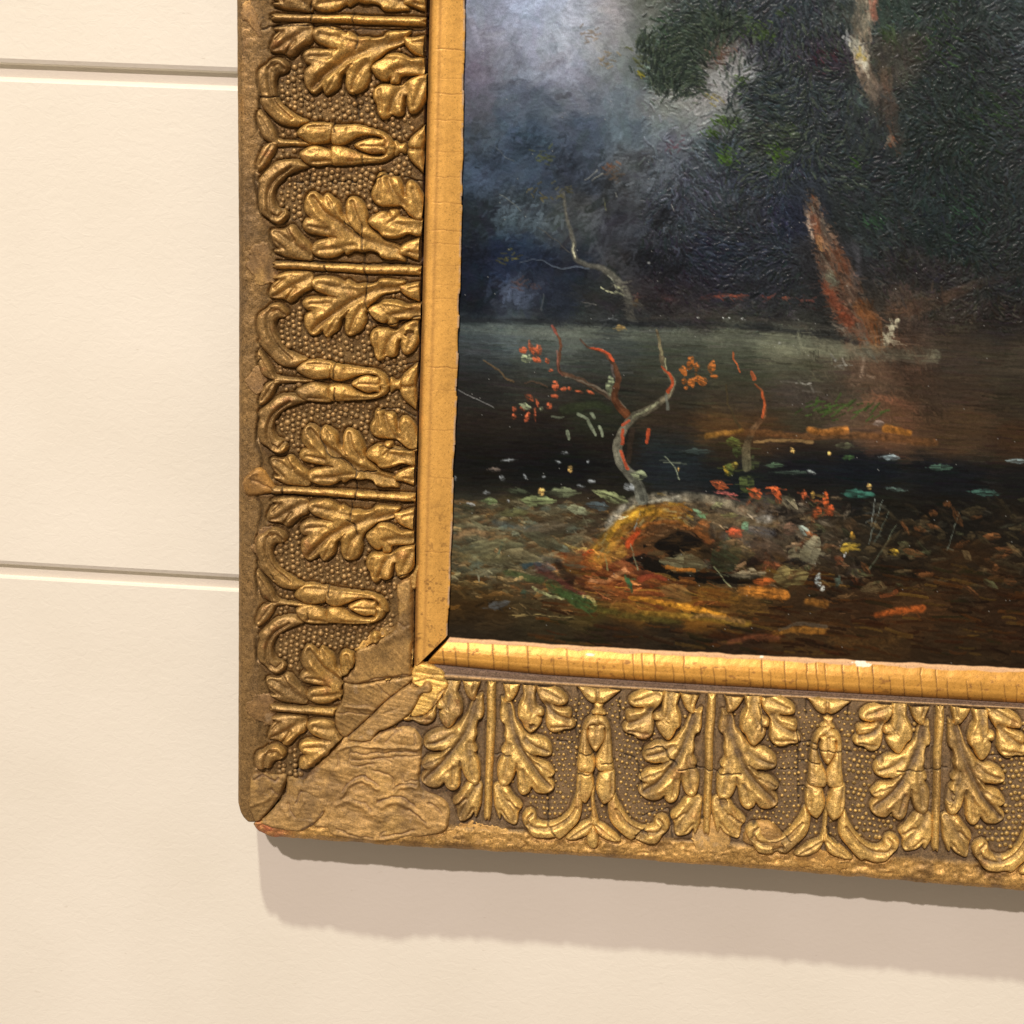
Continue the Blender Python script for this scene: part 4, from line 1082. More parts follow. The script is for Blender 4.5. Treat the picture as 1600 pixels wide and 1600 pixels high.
    def leaf(x, y, rx, ry, ang, col, alpha=.95, hg=1.0):
        a = math.radians(ang)
        R = max(rx, ry) + 3
        b = box_(x - R, x + R, y - R, y + R)
        if b is None: return
        dx = X[b] - x; dy = Y[b] - y
        p = dx * math.cos(a) + dy * math.sin(a); q = -dx * math.sin(a) + dy * math.cos(a)
        lens = ry * (1 - .62 * np.clip(p / rx, -1, 1) ** 2) if min(rx, ry) > 3.6 and rx > 1.5 * ry else ry
        e = np.hypot(p / rx, q / lens) + .26 * fbm(X[b], Y[b], max(3, min(rx, ry)), 2, int(x) % 89)
        streak = fbm(p, q, 4.5, 3, int(x + y) % 71, (.22, 1.3))
        m = np.clip((1.05 - e) * min(rx, ry) / 1.4 + .3, 0, 1) * alpha
        sh = 1 + .25 * np.clip(-q / ry, -1, 1) + .34 * streak
        m = m * np.clip(.86 + .5 * streak, 0, 1)
        col = np.asarray(col, float) * .96
        C[b] = C[b] * (1 - m[..., None]) + np.asarray(col, float) * sh[..., None] * m[..., None]
        Hh[b] = Hh[b] * (1 - m) + hg * m * np.clip(1.1 - e, 0, 1)
    for (cx_, cy_, rx_, ry_, n_) in ((1048, 92, 30, 38, 420), (1085, 62, 40, 30, 360), (1125, 36, 46, 26, 320), (1036, 122, 18, 22, 140), (1078, 128, 26, 24, 200), (1010, 70, 14, 26, 70)):
        for k in range(n_):
            x = cx_ + rs.normal(0, rx_ * .55); y = cy_ + rs.normal(0, ry_ * .55)
            dab(x, y, rs.uniform(5, 13), rs.uniform(1.1, 2.2), .45 + .015 * (x - 1062) + 1.2 * field(x, y) + rs.normal(0, .4), np.array([(50, 60, 52), (40, 48, 44), (60, 72, 58), (32, 38, 36), (70, 78, 62)][rs.randint(5)]) * rs.uniform(.7, 1.2), .6, rs.uniform(.6, 1.5))
    for k in range(1300):
        t_ = rs.rand(); x = 1130 + 230 * rs.rand(); y = 40 + 260 * rs.rand()
        if (x - 1130) / 90 + (y - 40) / 120 < .55: continue
        dab(x, y, rs.uniform(5, 12), rs.uniform(1.1, 2.2), .5 + 2 * field(x, y) + rs.normal(0, .4), np.array([(46, 54, 50), (58, 66, 58), (40, 44, 50), (72, 80, 66), (30, 34, 36)][rs.randint(5)]) * rs.uniform(.7, 1.2), .65, rs.uniform(.6, 1.6))
    # --- misty crowns in the middle distance
    for (x0, y0, r, f) in ((795, 345, 34, 1.3), (760, 300, 26, 1.15), (820, 300, 24, .8), (850, 345, 26, 1.25), (900, 300, 30, .85), (880, 250, 30, .82), (945, 290, 26, .8), (960, 250, 34, 1.2), (1000, 300, 30, 1.2), (1035, 340, 22, .7), (985, 360, 26, 1.15), (930, 345, 22, 1.2), (1030, 270, 24, 1.2), (850, 400, 28, .85), (790, 395, 22, .9), (740, 400, 20, .8), (940, 400, 24, 1.25), (1010, 400, 24, .75), (985, 425, 20, 1.2), (1050, 420, 20, .8), (790, 450, 26, 1.4), (820, 465, 18, 1.3), (760, 240, 30, .85), (830, 225, 30, .85)):
        for k in range(int(r * 2.2)):
            x = x0 + rs.normal(0, r * .55); y = y0 + rs.normal(0, r * .45)
            dab(x, y, rs.uniform(4, 12), rs.uniform(1.4, 3.2), rs.uniform(-1.6, .2), at(x, y) * (1 + (f - 1) * 1.6) * rs.normal(1, .12), rs.uniform(.3, .6), rs.uniform(.3, .8))
    for x0, y0, c_, n in ((853, 243, (88, 92, 60), 16), (840, 305, (104, 92, 56), 10), (880, 300, (92, 86, 56), 10), (795, 402, (96, 90, 48), 14), (957, 258, (128, 84, 60), 8), (960, 275, (92, 76, 62), 14), (815, 445, (84, 66, 66), 18), (1055, 228, (104, 74, 84), 12), (945, 92, (150, 130, 100), 12), (925, 55, (150, 130, 112), 14)):
        for k in range(n):
            dab(x0 + rs.normal(0, 9), y0 + rs.normal(0, 6), rs.uniform(4, 9), rs.uniform(1.2, 2.2), rs.uniform(-1, 1), np.array(c_) * rs.uniform(.7, 1.1), .5, .6)
    for q, c_ in (([(912, 281), (925, 273), (934, 266)], (168, 166, 156)), ([(780, 303), (792, 310), (815, 330)], (120, 124, 120)), ([(840, 355), (865, 372), (890, 395)], (84, 80, 74)), ([(775, 230), (790, 245), (802, 252)], (104, 112, 118)), ([(945, 312), (946, 328)], (130, 130, 90)), ([(962, 300), (964, 308)], (170, 170, 160)), ([(1048, 320), (1052, 330)], (170, 168, 160))):
        stroke(q, 1.2, 1.8, c_, .7, .8)
    # --- upper pale trunk, right
    stroke([(1400, 440), (1420, 500), (1424, 580)], 40, 70, (78, 62, 52), .6, .8, .3, 16, .3, fade=.35)
    stroke([(1362, -150), (1356, -60), (1352, 0), (1346, 40), (1344, 80), (1352, 115), (1372, 160), (1390, 220)], 38, 22, (178, 166, 142), .85, .8, .25, 6, .25, (112, 88, 72), fade=.3)
    stroke([(1368, -60), (1364, 0), (1366, 28)], 14, 10, (168, 104, 84), .7, .8, .2, 4)
    stroke([(1335, 70), (1345, 85), (1352, 105)], 20, 12, (214, 206, 184), .8, 1.1, .2, 4)
    stroke([(1342, 88), (1352, 92)], 10, 6, (176, 146, 60), .7, .8, .2, 3)
    stroke([(1318, 58), (1330, 63)], 5, 6, (190, 188, 184), .7, .9)
    stroke([(1376, 90), (1388, 150), (1396, 200), (1410, 250)], 16, 14, (104, 76, 60), .55, .8, .3, 8, .3, fade=.4)
    leaf(1392, 222, 6, 12, 0, (158, 92, 62), .6); leaf(1389, 217, 4, 4, 0, (226, 190, 160), .8)
    stroke([(1150, 95), (1140, 125), (1120, 150), (1090, 175)], 14, 30, (158, 156, 154), .45, .5, .15, 12)
    # --- the big leaning tree
    stroke([(1262, 290), (1272, 325), (1288, 375), (1306, 425), (1328, 478), (1360, 535), (1384, 600)], 26, 92, (106, 82, 68), .88, .9, .3, 9, .35, (92, 66, 50), fade=.2)
    for k in range(220):
        t_ = rs.rand(); y_ = 310 + 250 * t_; x_ = np.interp(y_, [290, 325, 375, 425, 478, 535, 600], [1262, 1272, 1288, 1306, 1328, 1360, 1384]) + rs.normal(0, 9 + 12 * t_)
        dab(x_, y_, rs.uniform(8, 20), rs.uniform(1.3, 3), 1.15 + rs.normal(0, .25), np.array([(104, 82, 66), (86, 72, 62), (130, 106, 88), (60, 46, 38), (104, 98, 86), (126, 78, 54)][rs.randint(6)]) * rs.uniform(.75, 1.1), .6, .9)
    for k in range(420):
        y_ = rs.uniform(280, 520); x_ = np.interp(y_, [290, 375, 478, 535], [1262, 1288, 1328, 1360]) + rs.choice([-1, 1]) * np.interp(y_, [290, 535], [18, 56]) + rs.normal(0, 6)
        dab(x_, y_, rs.uniform(6, 14), rs.uniform(1.2, 2.2), .5 + rs.normal(0, .5), at(x_, y_) * rs.uniform(.6, 1.2), .7, 1.0)
    stroke([(1258, 325), (1264, 355), (1272, 385)], 8, 5, (170, 146, 126), .7, 1.0, .3, 3, fade=.3)
    stroke([(1268, 330), (1276, 362), (1284, 388)], 12, 8, (142, 84, 58), .6, 1.0, .3, 4, fade=.3)
    stroke([(1279, 370), (1282, 392)], 9, 6, (186, 134, 84), .6, 1.1, .3, 3)
    stroke([(1300, 385), (1316, 405), (1326, 430)], 14, 14, (156, 80, 48), .6, 1.0, .3, 6, .2, fade=.4)
    for k in range(500):
        y_ = rs.uniform(285, 500); x_ = np.interp(y_, [290, 375, 478, 535], [1262, 1288, 1328, 1360]) + rs.choice([-1, 1]) * np.interp(y_, [285, 330, 535], [8, 28, 58]) + rs.normal(0, 7)
        dab(x_, y_, rs.uniform(6, 14), rs.uniform(1.2, 2.2), .5 + rs.normal(0, .5), at(x_, y_) * rs.uniform(.6, 1.2), .6, 1.0)
    stroke([(1296, 428), (1302, 448)], 16, 12, (112, 116, 96), .7, .8, .2, 4)
    stroke([(1288, 445), (1304, 470), (1326, 500)], 10, 22, (136, 60, 36), .6, .8, .3, 5)
    stroke([(1308, 450), (1312, 462)], 10, 8, (38, 22, 18), .8, .5, .1, 3)
    stroke([(1330, 370), (1342, 410), (1335, 460)], 9, 9, (96, 92, 98), .4, .9, .3, 6, fade=.4)
    stroke([(1345, 480), (1362, 500), (1372, 540)], 26, 20, (128, 74, 36), .6, .9, .3, 6, .3)
    stroke([(1378, 480), (1400, 486), (1460, 470), (1540, 440), (1640, 420)], 26, 12, (104, 70, 48), .6, .9, .25, 10, .2, (60, 48, 42), fade=.5)
    stroke([(1384, 536), (1393, 515), (1402, 500)], 11, 7, (190, 180, 150), .9, 1.2, .25, 2)
    stroke([(1345, 560), (1340, 590), (1330, 600)], 20, 18, (104, 82, 66), .6, .8, .25, 6)
    stroke([(1350, 560), (1346, 588)], 7, 5, (166, 140, 118), .6, 1.0, .3, 2)
    stroke([(1390, 520), (1420, 560), (1440, 630)], 60, 70, (70, 50, 38), .7, .8, .25, 20, .2, fade=.3)
    stroke([(1340, 640), (1370, 622), (1400, 628), (1440, 640)], 9, 14, (140, 90, 64), .6, .9, .25, 5, fade=.4)
    # --- distant pale tree
    stroke([(880, 300), (884, 335), (895, 375), (898, 402), (918, 414), (942, 420), (964, 438), (980, 462), (986, 495)], 4, 13, (104, 100, 88), .75, .6, .25, 3)
    stroke([(895, 380), (896, 396), (898, 402)], 2.2, 2.6, (206, 200, 168), .9)
    stroke([(940, 449), (950, 456), (961, 457), (967, 448)], 2.6, 3.2, (200, 198, 156), .9)
    stroke([(950, 430), (958, 440), (964, 452)], 2, 2.5, (150, 148, 128), .8)
    stroke([(925, 362), (935, 390), (946, 414)], 3, 5, (72, 76, 82), .6)
    stroke([(812, 411), (840, 405), (858, 412), (872, 419), (900, 417), (920, 420)], 1.5, 2.6, (100, 110, 124), .7)
    stroke([(850, 460), (849, 472), (846, 484)], 2, 3, (88, 94, 98), .7); stroke([(910, 473), (931, 476)], 1.4, 1.4, (126, 122, 116), .8)
    stroke([(946, 501), (956, 498), (959, 491)], 1.6, 1.8, (168, 172, 174), .9); stroke([(925, 302 - 20), (942, 272)], 1.2, 2, (170, 166, 150), .7)
    stroke([(965, 470), (985, 490), (1000, 500)], 14, 20, (34, 34, 36), .6, .3, .1, 6); stroke([(1012, 455), (1016, 480), (1022, 495)], 14, 22, (36, 34, 36), .7, .3, .1, 5)
    leaf(997, 463, 7, 5, 0, (122, 66, 58), .55); leaf(993, 474, 4, 8, 20, (104, 84, 52), .6); stroke([(1030, 464), (1045, 466), (1064, 474)], 7, 8, (92, 58, 54), .5, .4, .2, 5, fade=.4)
    stroke([(1000, 498), (1050, 494), (1130, 496), (1220, 502), (1300, 512)], 5, 8, (62, 58, 52), .5, .3, .2, 3)
    stroke([(1112, 464), (1135, 462), (1170, 464)], 3, 5, (180, 88, 62), .75, .8, .3, 2, fade=.3); stroke([(1090, 468), (1118, 462)], 5, 8, (96, 54, 48), .5, fade=.4)
    stroke([(1187, 463), (1200, 465), (1211, 462)], 5, 4, (164, 76, 60), .6, .8, .3, fade=.3); leaf(1225, 466, 4, 4, 0, (186, 92, 60), .8); stroke([(1252, 470), (1272, 469)], 4, 4, (140, 74, 62), .6)
    for x, y in ((1130, 497), (1139, 497), (1146, 503), (1156, 502), (1160, 498), (1165, 502), (1091, 496), (1248, 501), (1016, 517), (1306, 563), (1218, 536), (1014, 411)):
        leaf(x, y, 2.2, 2.2, 0, (206, 206, 200), .85)
    leaf(969, 511, 6.5, 5.5, 0, (222, 176, 100), .95); leaf(971, 512, 2, 2, 0, (120, 80, 40), .8)
    stroke([(945, 527), (952, 528)], 2, 2, (160, 160, 150), .7); stroke([(1305, 572), (1320, 569), (1332, 571)], 1.6, 1.6, (200, 200, 190), .8); stroke([(1245, 598), (1254, 599), (1266, 600)], 3, 2, (186, 180, 170), .7)
    # --- litter of leaves and stones on the bank
    for k in range(430):
        if rs.rand() < .6: x, y = rs.uniform(700, 960), rs.uniform(800, 935)
        else: x, y = rs.uniform(1090, RIGHTX), rs.uniform(790, 940)
        c = at(x, y); p = pal[rs.randint(len(pal))]
        f = .5 if c.mean() > 45 else .22
        col = (c * (1 - f) + p * f) * rs.uniform(.7, 1.35)
        leaf(x, y, rs.uniform(6, 20), rs.uniform(2.2, 6), rs.normal(5, 18), col, rs.uniform(.5, .85), .6)
        if rs.rand() < .4:
            stroke([(x - 8, y - 2), (x, y - 3.5), (x + 9, y - 1)], 1.2, 2.2, col * 1.5 + 12, .55, .8, .3)
    # --- the mossy log and the litter in front of it
    stroke([(1020, 800), (1090, 802), (1160, 815), (1225, 838), (1275, 862)], 44, 46, (118, 98, 70), .8, .8, .3, 10, .3, (66, 56, 44), fade=.2)
    leaf(1058, 850, 48, 17, -4, (15, 13, 12), .95, .3); leaf(1012, 880, 30, 13, 8, (15, 13, 12), .9, .3); leaf(1120, 868, 28, 20, 20, (30, 24, 18), .5, .3)
    for k in range(170):
        x = rs.uniform(1105, 1345); y = rs.uniform(775, 915)
        leaf(x, y, rs.uniform(4, 15), rs.uniform(2.5, 7), rs.normal(20, 45), np.array([(92, 70, 48), (60, 46, 34), (120, 98, 74), (30, 24, 20), (84, 84, 56), (130, 72, 44), (48, 40, 34), (104, 92, 76)][rs.randint(8)]) * rs.uniform(.65, 1.1), .8, .8)
    for k in range(120):
        x = rs.uniform(870, 1030); y = 878 + (x - 870) * .28 + rs.normal(0, 14)
        dab(x, y, rs.uniform(12, 34), rs.uniform(1.5, 4), .32 + rs.normal(0, .15), np.array([(132, 62, 30), (96, 48, 26), (160, 92, 44), (70, 36, 24), (176, 112, 56)][rs.randint(5)]) * rs.uniform(.7, 1.1), .6, .8); stroke([(1010, 880), (1080, 900), (1180, 905)], 14, 10, (22, 18, 14), .4, .3, .1, 6)
    stroke([(922, 886), (940, 858), (968, 824), (1004, 802), (1050, 798), (1078, 806)], 30, 20, (172, 126, 40), .85, .9, .3, 8, .4, (112, 72, 34), fade=.12)
    for k in range(150):
        t_ = rs.rand(); x_ = 935 + 145 * t_; y_ = np.interp(x_, [935, 968, 1004, 1050, 1092, 1118], [865, 824, 802, 800, 812, 838]) + rs.normal(0, 9)
        dab(x_, y_, rs.uniform(6, 18), rs.uniform(1.2, 2.6), np.interp(x_, [935, 1000, 1050, 1115], [-.95, -.5, .1, .8]) + rs.normal(0, .25), np.array([(186, 140, 48), (122, 84, 34), (150, 112, 60), (96, 62, 30), (168, 150, 100), (140, 90, 34)][rs.randint(6)]) * rs.uniform(.75, 1.1), .65, .9)
    stroke([(960, 822), (1004, 800), (1046, 800)], 12, 10, (198, 150, 48), .75, 1.1, .4, 5, .3, fade=.4)
    stroke([(982, 858), (1004, 836), (1040, 822), (1080, 826), (1108, 846)], 15, 13, (100, 58, 28), .8, .8, .3, 5); leaf(1098, 826, 12, 15, 15, (136, 80, 40), .85)
    stroke([(940, 835), (965, 800), (1000, 780), (1045, 775), (1100, 778), (1150, 790), (1195, 806)], 11, 15, (130, 124, 108), .7, 1.0, .4, 6, .4, (138, 124, 100), fade=.15)
    stroke([(950, 820), (976, 792)], 10, 8, (176, 168, 150), .6, 1.1, .4, 3); stroke([(1028, 782), (1060, 778)], 7, 8, (176, 168, 148), .6, 1.1, .4, 3); stroke([(1100, 806), (1150, 816), (1210, 818)], 16, 16, (112, 90, 60), .6, .8, .3, 6)
    stroke([(1178, 812), (1196, 812), (1214, 810)], 12, 10, (180, 176, 168), .55, 1.2, .5, 4, fade=.3); stroke([(1172, 826), (1205, 834)], 14, 14, (80, 80, 86), .6, .7, .3, 5)
    stroke([(982, 850), (990, 838), (996, 830)], 12, 12, (196, 72, 34), .8, 1.1, .25, 3); leaf(920, 865, 10, 8, 0, (190, 74, 34), .8); leaf(962, 862, 16, 16, 0, (168, 118, 48), .7); leaf(940, 876, 18, 12, 0, (176, 116, 52), .7)
    stroke([(880, 850), (900, 856), (915, 858)], 4, 6, (214, 176, 96), .8, 1.1, .4); stroke([(925, 905), (945, 908), (975, 890)], 8, 8, (226, 160, 104), .75, 1.1, .35, 3); stroke([(890, 880), (930, 890), (960, 920), (1000, 930)], 26, 18, (128, 66, 30), .6, .8, .3, 6, .2)
    for k in range(210):
        x = rs.uniform(700, 905); y = rs.uniform(785, 905)
        leaf(x, y, rs.uniform(9, 26), rs.uniform(3, 7.5), rs.normal(2, 14), np.array([(118, 112, 84), (96, 90, 64), (136, 124, 92), (74, 66, 46), (104, 84, 56), (90, 98, 84), (56, 46, 32), (128, 98, 62)][rs.randint(8)]) * rs.uniform(.7, 1.12), rs.uniform(.5, .8), .8)
    for k in range(470):
        x = rs.uniform(840, 1740); y = rs.uniform(885, 1025)
        hot = math.exp(-((x - 1020) / 150) ** 2 - ((y - 925) / 35) ** 2)
        p = np.array([(168, 96, 38), (120, 58, 26), (196, 140, 56), (88, 46, 22), (70, 62, 30), (140, 78, 34), (60, 34, 20)][rs.randint(7)]) * (.45 + .6 * hot) * rs.uniform(.7, 1.15)
        dab(x, y, rs.uniform(14, 46), rs.uniform(1.2, 3.2), .13 + rs.normal(0, .09), p, rs.uniform(.4, .75), rs.uniform(.4, 1.0), rs.normal(0, .15))
    for k in range(260):
        x = rs.uniform(705, 1330); y = rs.uniform(795, 960)
        c_ = C[min(ny - 1, int((y - PY0) / PSP)), min(nx - 1, int((x - PX0) / PSP))]
        if c_.mean() > 38:
            dab(x, y, rs.uniform(5, 16), rs.uniform(.9, 1.6), rs.normal(.1, .4), c_ * rs.uniform(1.35, 1.9) + 8, .6, 1.0)
        else:
            dab(x, y, rs.uniform(5, 14), rs.uniform(1.2, 2.4), rs.normal(.1, .4), c_ * .5, .6, .3)
    stroke([(842, 888), (862, 900), (890, 920), (912, 932)], 14, 10, (76, 40, 34), .7, .7, .3, 4); stroke([(872, 878), (880, 895), (892, 905)], 10, 14, (30, 22, 18), .7, .5, .2, 4)
    stroke([(820, 884), (832, 880), (844, 882)], 9, 6, (48, 70, 80), .8, .8); leaf(852, 884, 18, 9, 20, (96, 82, 82), .6); leaf(862, 873, 20, 6, 10, (88, 84, 74), .5)
    stroke([(790, 893), (815, 900), (845, 908)], 7, 12, (66, 74, 44), .85, .8, .25, 3); stroke([(862, 914), (885, 930), (922, 948)], 16, 20, (52, 72, 38), .9, .8, .25, 3); stroke([(832, 918), (856, 930), (880, 936)], 5, 4, (150, 150, 104), .8, 1.0, .4); stroke([(780, 903), (800, 906), (814, 903)], 5, 5, (176, 142, 92), .7, .9, .4)
    stroke([(910, 930), (924, 936), (930, 945)], 5, 5, (206, 186, 116), .7, 1.1, .5); leaf(818, 928, 5, 7, 0, (44, 62, 50), .8); leaf(983, 912, 4, 14, -20, (40, 86, 56), .85); leaf(778, 945, 22, 6, -14, (78, 82, 86), .7)
    stroke([(985, 934), (1020, 940), (1070, 948), (1130, 962)], 6, 10, (206, 138, 44), .85, 1.0, .35, 2.5, .2); stroke([(1000, 958), (1040, 960), (1100, 966), (1170, 975)], 9, 10, (134, 102, 38), .75, .8, .35, 4, .2); stroke([(930, 950), (980, 962), (1060, 972)], 12, 8, (84, 78, 32), .6, .7, .3, 5); stroke([(1080, 964), (1115, 962), (1160, 972)], 6, 8, (160, 116, 66), .7, .9, .4, 3)
    stroke([(1000, 905), (1020, 900), (1040, 905)], 9, 6, (150, 62, 40), .7); leaf(1068, 880, 34, 15, 6, (104, 98, 72), .85, .8); stroke([(1042, 886), (1060, 890), (1085, 892)], 6, 5, (196, 112, 36), .7, .9, .3); leaf(1060, 928, 30, 12, 22, (120, 88, 48), .7, .8); stroke([(1100, 925), (1125, 930), (1150, 935)], 22, 18, (124, 84, 30), .6, .8, .3, 6)
    stroke([(1160, 922), (1195, 926), (1226, 930)], 18, 16, (184, 112, 42), .85, 1.0, .35, 3, .2); leaf(1192, 908, 18, 7, 0, (190, 92, 40), .8); leaf(1235, 900, 30, 17, -6, (122, 108, 66), .85, .8); leaf(1172, 897, 26, 8, -4, (140, 126, 98), .85, .9); stroke([(1262, 940), (1290, 944)], 12, 10, (150, 96, 38), .7, .8, .3, 4)
    stroke([(1150, 888), (1165, 880)], 6, 5, (170, 130, 92), .7); leaf(1135, 870, 22, 26, 30, (46, 52, 34), .7); leaf(1200, 860, 34, 18, 25, (72, 56, 44), .7); leaf(1160, 862, 20, 10, 10, (84, 70, 44), .7); leaf(1268, 860, 14, 20, 25, (134, 126, 100), .85, .9); leaf(1250, 866, 16, 12, 0, (112, 104, 78), .7); leaf(1240, 880, 18, 8, 0, (16, 14, 14), .8); leaf(1180, 880, 16, 7, -20, (24, 16, 14), .7)
    for a, c in (((1124, 757, 14, 7, 22), (206, 98, 54)), ((1135, 771, 18, 3, 8), (196, 100, 90)), ((1180, 771, 10, 8, 40), (200, 92, 50)), ((1214, 770, 7, 11, -30), (206, 92, 48)), ((1256, 773, 3.6, 8, 0), (206, 96, 54)), ((1270, 774, 3, 6, 0), (196, 150, 70)), ((1277, 800, 7, 10, -10), (188, 86, 44)), ((1291, 785, 5, 16, -8), (204, 92, 46)), ((1298, 798, 5, 9, 0), (176, 76, 40)), ((1148, 832, 11, 8, 10), (210, 90, 54)), ((1234, 786, 17, 8, 42), (138, 126, 100)), ((1257, 829, 13, 6, 38), (150, 160, 146)), ((1264, 834, 7, 4, 40), (196, 116, 66)), ((1168, 755, 11, 13, 0), (74, 84, 46)), ((1139, 734, 8, 9, 30), (78, 84, 40)), ((1134, 734, 3, 8, -25), (196, 160, 56)), ((1148, 727, 5, 5, 0), (150, 130, 56)), ((1147, 692, 11, 8, 20), (88, 96, 44)), ((1152, 706, 9, 8, 0), (64, 72, 40)), ((1178, 725, 8, 10, 0), (60, 66, 40)), ((1325, 856, 18, 8, -12), (172, 140, 52)), ((1332, 838, 4, 7, 0), (176, 130, 50)), ((1398, 862, 8, 5, 20), (176, 140, 50)), ((1090, 800, 9, 4, 35), (124, 156, 118)), ((1097, 806, 7, 4, 30), (96, 140, 96)), ((1164, 822, 6, 7, 0), (112, 146, 112)), ((1120, 790, 12, 5, -30), (130, 128, 90)), ((1140, 805, 14, 4, 0), (118, 112, 70)), ((1148, 848, 14, 6, 5), (110, 84, 56)), ((1234, 826, 12, 9, 0), (104, 78, 62)), ((1278, 902, 4, 10, 22), (166, 172, 168)), ((1280, 914, 3.4, 5, 20), (158, 164, 160)), ((1285, 920, 3, 4.5, 20), (190, 190, 180)), ((1309, 908, 4, 10, 10), (66, 76, 66)), ((1320, 867, 2, 5, 20), (190, 190, 190))):
        leaf(*a, c, .9, 1.0)
    for q, c in (([(1380, 780), (1363, 830), (1358, 850)], (110, 118, 108)), ([(1366, 780), (1362, 820)], (140, 146, 138)), ([(1400, 820), (1378, 860), (1356, 890)], (104, 110, 88)), ([(1390, 800), (1365, 850)], (88, 96, 84)), ([(1040, 712), (1055, 732), (1060, 750)], (150, 156, 126)), ([(1115, 885), (1130, 905), (1142, 918)], (150, 150, 110)), ([(945, 868), (950, 890)], (140, 140, 90)), ([(985, 850), (996, 890)], (150, 156, 120)), ([(744, 890), (749, 908)], (150, 146, 120)), ([(757, 892), (764, 902)], (120, 112, 90)), ([(912, 806), (918, 822)], (110, 104, 80)), ([(1000, 800), (990, 830)], (130, 140, 140)), ([(1500, 800), (1480, 860)], (104, 110, 96))):
        stroke(q, 1.3, 2.2, c, .8, .9)
    stroke([(1210, 990), (1240, 984), (1285, 986)], 9, 11, (150, 98, 38), .8, .9, .35, 3, .2); stroke([(1218, 984), (1250, 974), (1290, 980)], 5, 7, (84, 72, 58), .7); stroke([(1140, 1004), (1180, 994), (1215, 998)], 8, 8, (112, 62, 38), .6, .8, .3, 4); stroke([(1300, 1000), (1340, 1004), (1400, 998)], 12, 14, (76, 52, 26), .6, .7, .35, 5); stroke([(1370, 960), (1400, 955), (1440, 950)], 8, 12, (176, 84, 34), .8, .9, .3, 4); stroke([(1378, 932), (1400, 925)], 6, 7, (128, 68, 36), .7)
    stroke([(720, 870), (770, 872), (800, 868)], 14, 10, (106, 98, 66), .6, .7, .35, 6); stroke([(712, 838), (740, 830), (760, 836)], 9, 8, (140, 108, 74), .6, .8, .4, 4); stroke([(772, 815), (800, 822), (838, 826)], 9, 8, (84, 96, 96), .5, .7, .3, 4); stroke([(700, 950), (716, 948)], 8, 6, (130, 86, 34), .6); stroke([(795, 962), (840, 960), (900, 966)], 1.5, 1.5, (170, 146, 90), .5, .8, .6)
    stroke([(780, 865), (784, 848)], 4, 5, (84, 104, 84), .7)
    stroke([(690, 512), (780, 514), (850, 518), (1000, 522), (1150, 531), (1345, 550), (1460, 556)], 13, 24, (94, 102, 96), .55, .3, .15, 9, .15, (118, 116, 94))
    stroke([(790, 519), (850, 521), (920, 522)], 8, 8, (124, 130, 120), .5, .3, .15, 5, fade=.4); stroke([(1180, 541), (1250, 548), (1335, 556)], 9, 12, (128, 126, 102), .5, .3, .15, 5, fade=.3)
    stroke([(690, 500), (850, 502), (1000, 505), (1120, 506), (1260, 520), (1340, 535)], 8, 8, (26, 28, 32), .55, .3, .1, 4)
    # --- the wet paint pulled about
    def cur(x, y):
        i = min(max(int((y - PY0) / PSP), 0), ny - 1); j = min(max(int((x - PX0) / PSP), 0), nx - 1)
        return C[i, j].copy()
    def smear(n, x0, x1, y0, y1, L, w, ang, spread, off, alpha, hg):
        for k in range(n):
            x = rs.uniform(x0, x1); y = rs.uniform(y0, y1)
            a = ang + rs.normal(0, spread)
            o_ = rs.normal(0, off)
            dab(x, y, rs.uniform(L * .5, L * 1.3), rs.uniform(w * .6, w * 1.2), a, cur(x + o_ * math.cos(a), y + o_ * math.sin(a)) * rs.normal(1, .09), alpha, hg * rs.uniform(.5, 1.2), rs.normal(0, .2))
    smear(2400, PX0, PX1, 770, 1050, 14, 1.7, 0.1, .35, 4, .45, .6)
    smear(1500, 1240, 1480, 300, 660, 13, 1.8, 1.0, .5, 6, .6, .8)
    smear(900, 1320, 1420, PY0, 240, 13, 2.0, 1.4, .5, 7, .6, .8)
    smear(2600, PX0, PX1, 500, 770, 22, 1.4, 0.06, .06, 8, .55, .3)
    smear(1600, 860, 1320, 440, 510, 12, 1.4, 0.1, .4, 6, .55, .4)
    stroke([(946, 850), (962, 824), (990, 808), (1020, 801), (1052, 802)], 7, 9, (196, 146, 46), .75, 1.1, .45, 4, .35, (176, 122, 44), fade=.2)
    stroke([(958, 862), (980, 838), (1006, 822), (1040, 814), (1078, 820)], 5, 6, (150, 86, 36), .7, 1.0, .4, 3, .3, fade=.2)
    stroke([(975, 800), (1000, 788), (1040, 782), (1090, 782)], 4, 5, (164, 158, 138), .6, 1.1, .5, 3, .3, fade=.3)
    for k in range(130):
        x = rs.uniform(1350, 1745); y = rs.uniform(780, 930)
        leaf(x, y, rs.uniform(6, 20), rs.uniform(2.5, 6.5), rs.normal(8, 25), np.array([(92, 78, 52), (60, 50, 34), (120, 98, 64), (84, 84, 56), (130, 80, 44), (48, 40, 30)][rs.randint(6)]) * rs.uniform(.6, 1.05), .7, .8)
    # --- twisted branches in the water
    stroke([(1135, 600), (1137, 630), (1147, 650), (1160, 676)], 2, 4, (74, 62, 40), .7)
    stroke([(862, 508), (870, 520), (876, 542), (872, 566), (876, 580), (892, 588), (915, 598), (940, 612), (960, 624), (974, 638)], 2.6, 9, (112, 64, 42), .92, .9, .2, 1.2, .2, (88, 76, 62))
    stroke([(862, 508), (870, 522)], 3, 3.5, (156, 86, 74), .9); stroke([(871, 548), (872, 575), (880, 586)], 1.5, 2, (176, 104, 88), .7); stroke([(885, 588), (930, 604), (962, 622)], 2, 3, (128, 118, 102), .6)
